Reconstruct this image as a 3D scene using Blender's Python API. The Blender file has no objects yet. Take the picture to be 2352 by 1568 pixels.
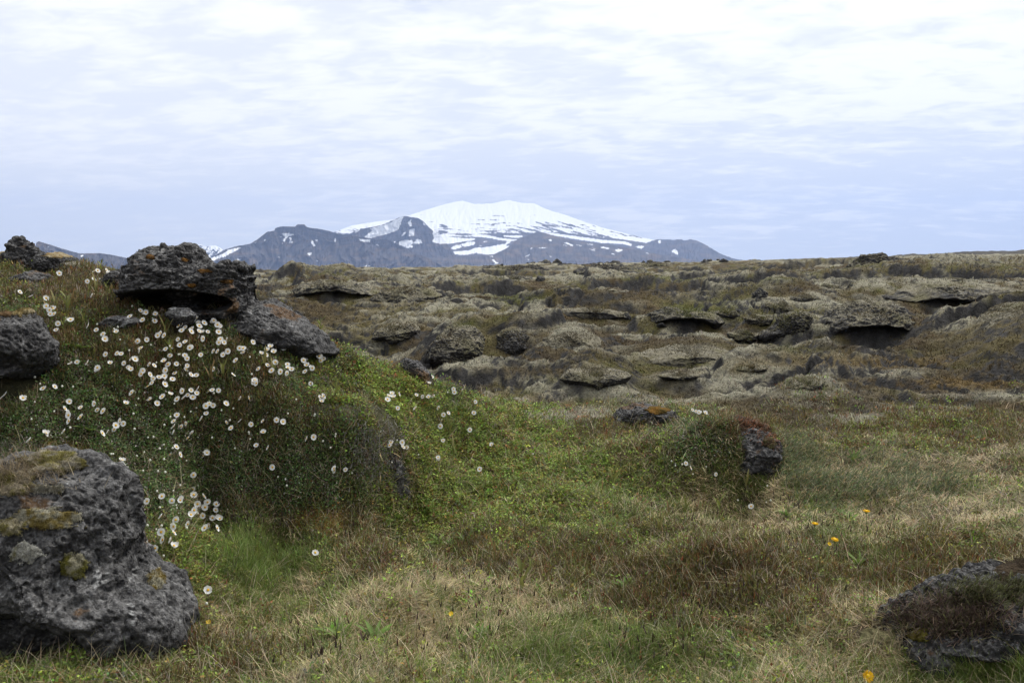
import bpy, bmesh, math, random
import numpy as np
from mathutils import Vector

random.seed(7)
RNG = np.random.default_rng(11)
S = bpy.context.scene
COL = S.collection

# ---------------------------------------------------------------- camera
CAM_Z, PITCH = 1.6, math.atan((784 - 618) / 1959.0)
KF, PCX, PCY = 1960.0, 1176.0, 783.5        # focal length and centre, in pixels of a 2352 px wide picture
cam_d = bpy.data.cameras.new('camera')
cam_d.sensor_width = 36.0
cam_d.lens = 36.0 * KF / 2352.0
cam_d.clip_start, cam_d.clip_end = 0.05, 80000.0
cam = bpy.data.objects.new('camera', cam_d)
COL.objects.link(cam)
cam.location = (0, 0, CAM_Z)
cam.rotation_euler = (math.pi / 2 - PITCH, 0, 0)
S.camera = cam

# ---------------------------------------------------------------- light and exposure
SUN_ELEV, SUN_AZ = math.radians(50), math.radians(46)      # azimuth from +Y towards +X
S.view_settings.view_transform = 'Standard'
S.view_settings.look = 'None'
S.view_settings.exposure = 0.28
S.view_settings.gamma = 1.0
sun_d = bpy.data.lights.new('sun', 'SUN')
sun_d.energy, sun_d.angle, sun_d.color = 2.1, math.radians(10), (1.0, 0.96, 0.90)
sun = bpy.data.objects.new('sun', sun_d)
COL.objects.link(sun)
to_sun = Vector((math.sin(SUN_AZ) * math.cos(SUN_ELEV), math.cos(SUN_AZ) * math.cos(SUN_ELEV), math.sin(SUN_ELEV)))
sun.rotation_euler = (-to_sun).to_track_quat('-Z', 'Y').to_euler()

world = bpy.data.worlds.new('World')
S.world = world
world.use_nodes = True


class NT:
    """small helper to write node trees"""
    def __init__(self, tree):
        self.t = tree
        tree.nodes.clear()

    def n(self, kind, **kw):
        nd = self.t.nodes.new(kind)
        for k, v in kw.items():
            if k.startswith('i_'):
                key = k[2:]
                key = int(key) if key.isdigit() else key.replace('_', ' ')
                self.put(nd.inputs[key], v)
            else:
                setattr(nd, k, v)
        return nd

    def put(self, sock, v):
        if isinstance(v, bpy.types.NodeSocket):
            self.t.links.new(v, sock)
        else:
            sock.default_value = v

    def math(self, op, a, b=0.0, c=0.0, clamp=False):
        nd = self.t.nodes.new('ShaderNodeMath')
        nd.operation, nd.use_clamp = op, clamp
        self.put(nd.inputs[0], a); self.put(nd.inputs[1], b); self.put(nd.inputs[2], c)
        return nd.outputs[0]

    def mix(self, f, a, b, blend='MIX'):
        nd = self.t.nodes.new('ShaderNodeMix')
        nd.data_type, nd.blend_type = 'RGBA', blend
        self.put(nd.inputs[0], f); self.put(nd.inputs[6], a); self.put(nd.inputs[7], b)
        return nd.outputs[2]

    def rng(self, v, a, b, c=0.0, d=1.0, smooth=True):
        nd = self.t.nodes.new('ShaderNodeMapRange')
        nd.interpolation_type = 'SMOOTHSTEP' if smooth else 'LINEAR'
        self.put(nd.inputs[0], v)
        for i, x in enumerate((a, b, c, d)):
            self.put(nd.inputs[1 + i], x)
        return nd.outputs[0]

    def noise(self, vec, scale, detail=4.0, rough=0.55, dist=0.0):
        nd = self.t.nodes.new('ShaderNodeTexNoise')
        self.put(nd.inputs['Vector'], vec)
        nd.inputs['Scale'].default_value = scale
        nd.inputs['Detail'].default_value = detail
        nd.inputs['Roughness'].default_value = rough
        nd.inputs['Distortion'].default_value = dist
        return nd.outputs[0]


w = NT(world.node_tree)
skyt = w.n('ShaderNodeTexSky', sky_type='NISHITA', sun_disc=False, sun_elevation=SUN_ELEV, sun_rotation=SUN_AZ)
tc = w.n('ShaderNodeTexCoord').outputs['Generated']
sep = w.n('ShaderNodeSeparateXYZ', i_0=tc)
dx, dy, dz = sep.outputs
zz = w.math('MAXIMUM', w.math('ADD', dz, 0.15), 0.05)
qx, qy = w.math('DIVIDE', dx, zz), w.math('DIVIDE', dy, zz)       # cloud layer: direction dropped onto a level plane
pv = w.n('ShaderNodeCombineXYZ', i_0=qx, i_1=w.math('MULTIPLY', qy, 1.1), i_2=3.7).outputs[0]
pv2 = w.n('ShaderNodeCombineXYZ', i_0=w.math('ADD', qx, w.math('MULTIPLY', qy, 0.25)), i_1=w.math('MULTIPLY', qy, 1.55), i_2=9.1).outputs[0]
n_big = w.noise(pv, 0.9, 3.0, 0.5, 0.2)
n_mid = w.noise(pv2, 3.2, 3.0, 0.5, 0.5)
n_fine = w.noise(pv2, 8.5, 4.0, 0.55, 0.5)
cl = w.math('ADD', w.math('MULTIPLY', n_big, 0.42), w.math('ADD', w.math('MULTIPLY', n_mid, 0.50), w.math('MULTIPLY', n_fine, 0.40)))
elev = w.rng(dz, 0.0, 0.30, 0.0, 1.0, False)
side = w.rng(dx, -0.5, 0.5, 0.0, 1.0, False)
bias = w.math('ADD', w.math('MULTIPLY', elev, 0.105), w.math('MULTIPLY', side, w.math('SUBTRACT', w.math('MULTIPLY', elev, 0.12), 0.06)))
cl = w.math('ADD', cl, bias)
f_cloud = w.rng(cl, 0.60, 0.83)
c_low = w.mix(elev, w.mix(side, (0.90, 0.93, 0.98, 1), (0.68, 0.74, 0.84, 1)), (0.785, 0.81, 0.865, 1))
c_cloud = w.mix(f_cloud, c_low, (0.985, 0.99, 1.0, 1))
c_cloud = w.mix(w.rng(dz, 0.0, 0.06, 0.45, 0.0), c_cloud, (0.76, 0.82, 0.93, 1))      # paler veil low down
front = w.rng(dy, -0.6, 0.55, 0.62, 1.0)                                          # the side away from the sun is duller
c_cloud = w.mix(1.0, c_cloud, w.n('ShaderNodeCombineXYZ', i_0=front, i_1=front, i_2=front).outputs[0], 'MULTIPLY')
dot = w.n('ShaderNodeVectorMath', operation='DOT_PRODUCT', i_0=tc, i_1=tuple(to_sun)).outputs['Value']
glow = w.math('ADD', 1.0, w.math('MULTIPLY', w.rng(dot, 0.84, 1.0), 1.7))            # thin cloud round the hidden sun
glow = w.math('ADD', glow, w.rng(dz, 0.33, 0.7, 0.0, 0.30))
c_cloud = w.mix(1.0, c_cloud, w.n('ShaderNodeCombineXYZ', i_0=glow, i_1=glow, i_2=glow).outputs[0], 'MULTIPLY')
blue = w.mix(1.0, skyt.outputs[0], (0.09, 0.09, 0.09, 1), 'MULTIPLY')
hole = w.rng(w.noise(pv2, 2.3, 4.0, 0.6, 0.5), 0.26, 0.36, 0.40, 0.0)
hole = w.math('MULTIPLY', hole, w.rng(dz, 0.22, 0.36))
c_sky = w.mix(hole, c_cloud, blue)
bg = w.n('ShaderNodeBackground', i_0=c_sky, i_1=1.0)
w.n('ShaderNodeOutputWorld', i_0=bg.outputs[0])

S.render.engine = 'CYCLES'
S.cycles.max_bounces = 5
S.cycles.diffuse_bounces = 3
S.cycles.glossy_bounces = 2
S.cycles.transmission_bounces = 3
S.cycles.volume_bounces = 0
S.cycles.use_denoising = True
S.cycles.denoising_input_passes = 'RGB_ALBEDO_NORMAL'
S.cycles.denoising_prefilter = 'ACCURATE'


# ---------------------------------------------------------------- small tools
def proj(x, y, z):
    c, s = math.cos(PITCH), math.sin(PITCH)
    dzv = z - CAM_Z
    depth = y * c - dzv * s
    up = y * s + dzv * c
    return PCX + KF * x / depth, PCY - KF * up / depth


def unproj(px, py, Y):
    c, s = math.cos(PITCH), math.sin(PITCH)
    a = (np.asarray(px, float) - PCX) / KF
    b = (PCY - np.asarray(py, float)) / KF
    t = Y / (c + b * s)
    return a * t, CAM_Z + t * (b * c - s)


def sst(a, b, x):
    t = np.clip((x - a) / (b - a), 0, 1)
    return t * t * (3 - 2 * t)


def _h(ix, iy, iz, seed):
    h = (ix.astype(np.uint32) * np.uint32(374761393) + iy.astype(np.uint32) * np.uint32(668265263)
         + iz.astype(np.uint32) * np.uint32(2147483647 - 58) + np.uint32((seed * 974634121) & 0xffffffff))
    h ^= h >> np.uint32(13)
    h *= np.uint32(1274126177)
    h ^= h >> np.uint32(16)
    h *= np.uint32(2246822519)
    h ^= h >> np.uint32(13)
    return h


_GA = np.linspace(0, 2 * np.pi, 256, endpoint=False)
_GX, _GY = np.cos(_GA).astype(np.float32), np.sin(_GA).astype(np.float32)
_g3 = np.random.default_rng(5).normal(size=(256, 3))
_g3 = (_g3 / np.linalg.norm(_g3, axis=1)[:, None]).astype(np.float32)


def pn2(x, y, seed=0):
    x0, y0 = np.floor(x), np.floor(y)
    fx, fy = (x - x0).astype(np.float32), (y - y0).astype(np.float32)
    ix, iy = x0.astype(np.int64), y0.astype(np.int64)
    z = np.zeros(1, np.int64)
    def g(a, b):
        k = _h(ix + a, iy + b, z, seed) & np.uint32(255)
        return _GX[k] * (fx - a) + _GY[k] * (fy - b)
    u, v = fx * fx * fx * (fx * (fx * 6 - 15) + 10), fy * fy * fy * (fy * (fy * 6 - 15) + 10)
    a = g(0, 0) * (1 - u) + g(1, 0) * u
    b = g(0, 1) * (1 - u) + g(1, 1) * u
    return (a * (1 - v) + b * v) * 1.5


def pn3(x, y, z, seed=0):
    x0, y0, z0 = np.floor(x), np.floor(y), np.floor(z)
    fx, fy, fz = (x - x0).astype(np.float32), (y - y0).astype(np.float32), (z - z0).astype(np.float32)
    ix, iy, iz = x0.astype(np.int64), y0.astype(np.int64), z0.astype(np.int64)
    u, v, q = (f * f * f * (f * (f * 6 - 15) + 10) for f in (fx, fy, fz))
    out = 0
    for a in (0, 1):
        for b in (0, 1):
            for c in (0, 1):
                k = _h(ix + a, iy + b, iz + c, seed) & np.uint32(255)
                gr = _g3[k]
                d = gr[:, 0] * (fx - a) + gr[:, 1] * (fy - b) + gr[:, 2] * (fz - c)
                out = out + d * (u if a else 1 - u) * (v if b else 1 - v) * (q if c else 1 - q)
    return out * 1.5


def fbm2(x, y, o=4, seed=0, gain=0.5):
    r, a, f = 0, 1.0, 1.0
    for k in range(o):
        r = r + a * pn2(x * f, y * f, seed + k)
        a *= gain; f *= 2.03
    return r


def tag(o, label=None, cat=None, group=None, kind=None):
    if label: o['label'] = label
    if cat: o['category'] = cat
    if group: o['group'] = group
    if kind: o['kind'] = kind
    return o


def np_mesh(name, verts, faces, cols=None, smooth=True, fl=None):
    """faces: (F,3) or (F,4) array"""
    me = bpy.data.meshes.new(name)
    nv, nf, k = len(verts), len(faces), faces.shape[1]
    me.vertices.add(nv)
    me.vertices.foreach_set('co', np.ascontiguousarray(verts, dtype=np.float32).ravel())
    me.loops.add(nf * k)
    me.loops.foreach_set('vertex_index', np.ascontiguousarray(faces, dtype=np.int32).ravel())
    me.polygons.add(nf)
    me.polygons.foreach_set('loop_start', np.arange(0, nf * k, k, dtype=np.int32))
    me.update(calc_edges=True)
    me.polygons.foreach_set('use_smooth', np.full(nf, smooth))
    if cols is not None:
        set_cols(me, cols)
    for nm, arr in (fl or {}).items():
        at = me.attributes.new(nm, 'FLOAT', 'POINT')
        at.data.foreach_set('value', np.ascontiguousarray(arr, dtype=np.float32))
    return me


def set_cols(me, cols):
    at = me.color_attributes.new('tint', 'FLOAT_COLOR', 'POINT')
    c4 = np.ones((len(cols), 4), np.float32)
    c4[:, :3] = np.clip(cols, 0, 1)
    at.data.foreach_set('color', c4.ravel())


def link(name, me, m=None, parent=None):
    o = bpy.data.objects.new(name, me)
    COL.objects.link(o)
    if m is not None and not me.materials:
        me.materials.append(m)
    if parent is not None:
        o.parent = parent
    return o


def empty(name, loc):
    o = bpy.data.objects.new(name, None)
    o.empty_display_size = 0.05
    o.location = loc
    COL.objects.link(o)
    return o


def normals(me):
    a = np.empty(len(me.vertices) * 3, np.float32)
    me.vertices.foreach_get('normal', a)
    return a.reshape(-1, 3)


# ---------------------------------------------------------------- materials
def mat(name, build):
    m = bpy.data.materials.new(name)
    m.use_nodes = True
    build(NT(m.node_tree))
    return m


def _tint(t):
    return t.n('ShaderNodeVertexColor', layer_name='tint').outputs[0]


def b_ground(t):
    co = t.n('ShaderNodeTexCoord').outputs['Object']
    c = _tint(t)
    n1 = t.noise(co, 22.0, 5.0, 0.7)
    n2 = t.noise(co, 4.0, 5.0, 0.65)
    v = t.math('MULTIPLY', t.rng(n1, 0.25, 0.75, 0.50, 1.50, False), t.rng(n2, 0.25, 0.75, 0.75, 1.25, False))
    c = t.mix(1.0, c, t.n('ShaderNodeCombineXYZ', i_0=v, i_1=v, i_2=v).outputs[0], 'MULTIPLY')
    n3 = t.noise(co, 1.5, 7.0, 0.68, 0.6)
    hgt = t.math('ADD', t.math('ADD', t.math('MULTIPLY', n1, 0.035), t.math('MULTIPLY', n2, 0.10)), t.math('MULTIPLY', n3, 0.28))
    bmp = t.n('ShaderNodeBump', i_Strength=0.9, i_Distance=1.0, i_Height=hgt)
    p = t.n('ShaderNodeBsdfPrincipled', i_0=c, i_Roughness=0.95, i_Normal=bmp.outputs[0])
    p.inputs['Specular IOR Level'].default_value = 0.12
    t.n('ShaderNodeOutputMaterial', i_0=p.outputs[0])


def b_rock(t):
    co = t.n('ShaderNodeTexCoord').outputs['Object']
    c = _tint(t)
    n1 = t.noise(co, 60.0, 5.0, 0.7)
    n2 = t.noise(co, 14.0, 5.0, 0.65)
    vo = t.n('ShaderNodeTexVoronoi', i_Scale=42.0); t.put(vo.inputs['Vector'], co)
    pit = t.rng(vo.outputs['Distance'], 0.0, 0.45)
    v = t.math('MULTIPLY', t.rng(n1, 0.25, 0.75, 0.55, 1.5, False), t.rng(n2, 0.25, 0.75, 0.65, 1.35, False))
    c = t.mix(1.0, c, t.n('ShaderNodeCombineXYZ', i_0=v, i_1=v, i_2=v).outputs[0], 'MULTIPLY')
    nz = t.n('ShaderNodeSeparateXYZ', i_0=t.n('ShaderNodeNewGeometry').outputs['Normal']).outputs[2]
    n3 = t.noise(co, 85.0, 3.0, 0.6)
    sp = t.math('MULTIPLY', t.rng(t.math('ADD', n3, t.math('MULTIPLY', t.math('SUBTRACT', n2, 0.5), 0.5)), 0.52, 0.68), t.rng(nz, -0.2, 0.8, 0.08, 0.62))
    c = t.mix(sp, c, (0.235, 0.230, 0.222, 1))           # crusts of pale lichen, thickest on what faces the sky
    hgt = t.math('ADD', t.math('MULTIPLY', n1, 0.014), t.math('ADD', t.math('MULTIPLY', n2, 0.040), t.math('MULTIPLY', pit, 0.010)))
    bmp = t.n('ShaderNodeBump', i_Strength=0.9, i_Distance=1.0, i_Height=hgt)
    p = t.n('ShaderNodeBsdfPrincipled', i_0=c, i_Roughness=0.88, i_Normal=bmp.outputs[0])
    p.inputs['Specular IOR Level'].default_value = 0.2
    t.n('ShaderNodeOutputMaterial', i_0=p.outputs[0])


def b_moss(t):
    co = t.n('ShaderNodeTexCoord').outputs['Object']
    c = _tint(t)
    n1 = t.noise(co, 130.0, 4.0, 0.75)
    n2 = t.noise(co, 25.0, 4.0, 0.6)
    v = t.math('MULTIPLY', t.rng(n1, 0.3, 0.7, 0.45, 1.45, False), t.rng(n2, 0.25, 0.75, 0.75, 1.2, False))
    c = t.mix(1.0, c, t.n('ShaderNodeCombineXYZ', i_0=v, i_1=v, i_2=v).outputs[0], 'MULTIPLY')
    hgt = t.math('ADD', t.math('MULTIPLY', n1, 0.012), t.math('MULTIPLY', n2, 0.02))
    bmp = t.n('ShaderNodeBump', i_Strength=1.0, i_Distance=1.0, i_Height=hgt)
    p = t.n('ShaderNodeBsdfPrincipled', i_0=c, i_Roughness=1.0, i_Normal=bmp.outputs[0])
    p.inputs['Specular IOR Level'].default_value = 0.05
    t.n('ShaderNodeOutputMaterial', i_0=p.outputs[0])


def b_leaf(t):
    c = _tint(t)
    p = t.n('ShaderNodeBsdfPrincipled', i_0=c, i_Roughness=0.62)
    p.inputs['Specular IOR Level'].default_value = 0.25
    tr = t.n('ShaderNodeBsdfTranslucent', i_0=c)
    mx = t.n('ShaderNodeMixShader', i_0=0.28, i_1=p.outputs[0], i_2=tr.outputs[0])
    t.n('ShaderNodeOutputMaterial', i_0=mx.outputs[0])


def b_mtn(t):
    co = t.n('ShaderNodeTexCoord').outputs['Object']
    c = _tint(t)
    sn = t.n('ShaderNodeAttribute', attribute_name='snow').outputs['Fac']
    n1 = t.noise(co, 0.010, 7.0, 0.65)
    n2 = t.noise(co, 0.05, 5.0, 0.7)
    v = t.math('MULTIPLY', t.rng(n1, 0.3, 0.7, 0.72, 1.25, False), t.rng(n2, 0.3, 0.7, 0.85, 1.15, False))
    c = t.mix(1.0, c, t.n('ShaderNodeCombineXYZ', i_0=v, i_1=v, i_2=v).outputs[0], 'MULTIPLY')
    f = t.rng(t.math('ADD', sn, t.math('MULTIPLY', t.math('SUBTRACT', n2, 0.5), 0.25)), 0.42, 0.58)
    c = t.mix(f, c, (0.93, 0.94, 0.95, 1))
    p = t.n('ShaderNodeBsdfDiffuse', i_0=c)
    t.n('ShaderNodeOutputMaterial', i_0=p.outputs[0])


def plain(col, rough=0.6, transl=0.0, spec=0.3):
    def b(t):
        co = t.n('ShaderNodeTexCoord').outputs['Object']
        v = t.rng(t.noise(co, 260.0, 3.0, 0.6), 0.3, 0.7, 0.88, 1.1, False)
        c = t.mix(1.0, (*col, 1), t.n('ShaderNodeCombineXYZ', i_0=v, i_1=v, i_2=v).outputs[0], 'MULTIPLY')
        p = t.n('ShaderNodeBsdfPrincipled', i_0=c, i_Roughness=rough)
        p.inputs['Specular IOR Level'].default_value = spec
        out = p.outputs[0]
        if transl:
            tr = t.n('ShaderNodeBsdfTranslucent', i_0=c)
            out = t.n('ShaderNodeMixShader', i_0=transl, i_1=out, i_2=tr.outputs[0]).outputs[0]
        t.n('ShaderNodeOutputMaterial', i_0=out)
    return b


M_GROUND = mat('heath_ground', b_ground)
M_ROCK = mat('lava_rock', b_rock)
M_MOSS = mat('woolly_moss', b_moss)
M_LEAF = mat('leaf', b_leaf)
M_MTN = mat('mountain_slope', b_mtn)
M_PETAL = mat('avens_petal', plain((0.88, 0.88, 0.85), 0.6, 0.42))
M_CENTRE = mat('avens_centre', plain((0.72, 0.42, 0.03), 0.7))
M_STEM = mat('flower_stem', plain((0.16, 0.12, 0.07), 0.7))
M_BUD = mat('avens_bud', plain((0.78, 0.78, 0.66), 0.6, 0.15))
M_YELLOW = mat('yellow_petal', plain((0.85, 0.55, 0.01), 0.55, 0.15))
M_GSTEM = mat('green_stem', plain((0.14, 0.19, 0.05), 0.6))

# ---------------------------------------------------------------- the shape of the ground
# sightings (px, py, distance): the ground seen at that spot of a 2352 px wide picture lies that many metres ahead
SEEN = [
    (300, 1560, 3.25), (800, 1560, 3.3), (1300, 1560, 3.3), (1800, 1560, 3.2), (2352, 1560, 3.05), (-200, 1560, 3.2), (2600, 1560, 3.0),
    (500, 1400, 4.05), (900, 1400, 4.05), (1300, 1400, 4.05), (1650, 1410, 4.0), (2050, 1400, 3.8),  (-100, 1400, 3.9),
    (1650, 1258, 4.32), (1560, 1270, 4.36), (1750, 1265, 4.3), (1400, 1262, 4.8), (1860, 1300, 4.35), (1470, 1300, 4.5), (1650, 1330, 4.15), (1520, 1400, 4.04), (1800, 1400, 3.98), (1150, 1235, 4.95), (1130, 1290, 4.7),
    (550, 1250, 4.95), (900, 1250, 5.0), (1200, 1250, 5.0), (2000, 1230, 5.05),  (2200, 1280, 4.4),
    (1000, 1150, 5.9), (1200, 1100, 6.5), (1500, 1100, 6.5), (1800, 1100, 6.4), (2100, 1100, 6.3), (2352, 1100, 6.0),
    (1250, 1000, 7.9), (1450, 1000, 7.8), (2000, 1000, 8.0), (2352, 1000, 7.6), (1850, 1010, 7.7), 
    (1150, 940, 8.8), (1300, 920, 10.0), (1600, 930, 9.4), (1900, 930, 9.8), (2200, 930, 9.6), (2352, 930, 9.4),
    (1250, 880, 11.8), (1500, 870, 12.5), (1700, 860, 13.0), (2000, 850, 13.5), (2130, 870, 12.6), (2352, 905, 10.8),
    (2000, 830, 17.5), (1800, 820, 18.0), (2250, 800, 16.5), (2352, 720, 18.0), (2240, 740, 18.5), (2352, 840, 13.5), (2150, 830, 15.5),
    (1100, 860, 13.6), (1000, 826, 16.0), (1050, 757, 18.6), (1200, 762, 18.6), (1380, 780, 17.8), (1250, 815, 16.4), (1420, 832, 15.6), (1600, 838, 15.0),
    (1580, 790, 18.5), (1480, 760, 20.5),
    (1000, 740, 22), (1200, 722, 28), (800, 762, 21), (760, 742, 24), (780, 707, 32.5), (780, 662, 36), (690, 655, 38), (900, 700, 32), (930, 664, 42),
    (1050, 690, 36), (1180, 672, 48), (1350, 733, 24.6), (1350, 711, 26.6), (1440, 722, 26.5), (1570, 757, 21.7), (1570, 712, 25), (1660, 745, 23),
    (1450, 690, 36), (1650, 690, 35), (1720, 785, 18.8), (1850, 775, 19.3), (1880, 700, 25.5), (1980, 790, 18.4), (1980, 705, 22.5), (2080, 725, 24),
    (2150, 725, 26.4), (2150, 676, 30), (2300, 715, 27), (2330, 670, 32), (2000, 672, 31), (2100, 650, 42), (2352, 640, 46), (1750, 680, 36), (1800, 650, 52),
    (1500, 655, 60), (1200, 648, 75), (900, 645, 70), (700, 645, 60), (600, 634, 95), (750, 626, 130), (900, 618, 170), (1200, 612, 175), (1500, 608, 150), (1700, 605, 140),
    (1900, 606, 110), (2000, 602, 95), (2150, 604, 100), (2352, 602, 110),
    # hummock with the stubby boulder, ends of the bank, heath hummock, corner slope
    (1550, 985, 7.0), (1620, 955, 6.92), (1690, 945, 6.88), (1755, 955, 6.9), (1800, 1000, 6.9), (1490, 1000, 7.15), (1440, 1015, 7.2), (1560, 1085, 6.62), (1640, 1092, 6.62), (1700, 1104, 6.6), (1760, 1106, 6.6), (1840, 1085, 6.65), (1660, 1020, 6.72), (1590, 1035, 6.75), (1760, 1030, 6.74),
    (800, 1010, 5.62), (800, 1090, 5.5), (885, 965, 5.98), (930, 1020, 5.98), (965, 1085, 5.98), (905, 1075, 5.85),
    (1480, 960, 8.4), (1420, 945, 8.9), (1520, 935, 8.9), (1420, 990, 7.9), (1520, 990, 7.9),
    (2150, 1392, 3.58), (810, 1120, 5.47), (2250, 1338, 3.62), (2352, 1290, 3.66), (2250, 1300, 4.1), (2352, 1262, 4.2), (2060, 1420, 3.66), (2000, 1470, 3.55), (2150, 1530, 3.3), (2300, 1540, 3.2), (2050, 1450, 3.62),
    (860, 1225, 5.1), (860, 1290, 4.6), (760, 1215, 5.2),
    # the flowery mound
    (480, 1188, 5.4), (650, 1192, 5.36), (800, 1185, 5.42), (520, 1015, 5.58), (650, 962, 5.60), (780, 948, 5.65), (845, 965, 5.76), (590, 1090, 5.50), (720, 1075, 5.51), (650, 930, 5.75), (780, 915, 5.95),
    (400, 1250, 4.5), (400, 1130, 5.0), (300, 1060, 5.2), (150, 1000, 5.2), (0, 1000, 5.1), (-150, 1000, 5.0), (350, 1000, 5.4),
    (450, 900, 5.7), (300, 850, 5.6), (150, 850, 5.5), (0, 870, 5.3), (-150, 860, 5.3), (550, 850, 5.9), (430, 760, 6.0), (300, 725, 6.1), (150, 720, 6.1),
    (600, 790, 6.2), (700, 860, 6.2), (800, 900, 6.4), (900, 930, 6.6), (1000, 960, 6.9), (1085, 955, 7.5), (1050, 1050, 6.9), (940, 1130, 5.88), (870, 1170, 5.6),
    (230, 622, 7.5), (100, 640, 7.3), (0, 605, 7.6), (150, 606, 8.0), (-150, 610, 7.6), (430, 716, 6.25), (270, 640, 7.2),
    (600, 694, 6.8), (680, 728, 6.85), (750, 795, 6.85), (850, 832, 7.1), (950, 852, 7.3), (1000, 884, 7.6), (1080, 912, 8.0),
]
# ground that other ground hides: (px of its bearing, distance, height)
HID = [(600, 9, .6), (700, 9, .3), (800, 9.5, .1), (950, 10, .05), (400, 10, 1.0), (200, 11, 1.2), (0, 11, 1.3), (600, 14, -.15), (750, 14, -.1), (300, 18, .6),
       (0, 18, .9), (500, 25, .2), (200, 40, .8), (0, 60, 1.0), (430, 7.0, 1.32), (1650, 5.0, .03), (1750, 4.95, .03), (1620, 7.5, .2), (1700, 7.5, .18), (1780, 7.5, .12), (1680, 8.3, .05), (1780, 8.2, .05), (-300, 30, 1.0), (300, 100, 1.0), (0, 200, 1.2),
       (2352, 22, .3), (2240, 22, .2), (2600, 40, 1.2), (2600, 14, .4), (2600, 8, .2),
       (0, 2.2, 0), (1176, 2.0, 0), (2352, 2.0, 0.05), (0, 1.2, 0), (1176, 1.2, 0), (2352, 1.2, 0),
       (0, 400, .5), (600, 400, -.5), (1176, 400, 0), (1600, 400, 2.0), (1800, 400, 4.0), (2100, 400, 6.5), (2352, 400, 8.0),
       (0, 900, -2), (600, 900, -3), (1176, 900, -3), (2600, 250, 5.0)]
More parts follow.
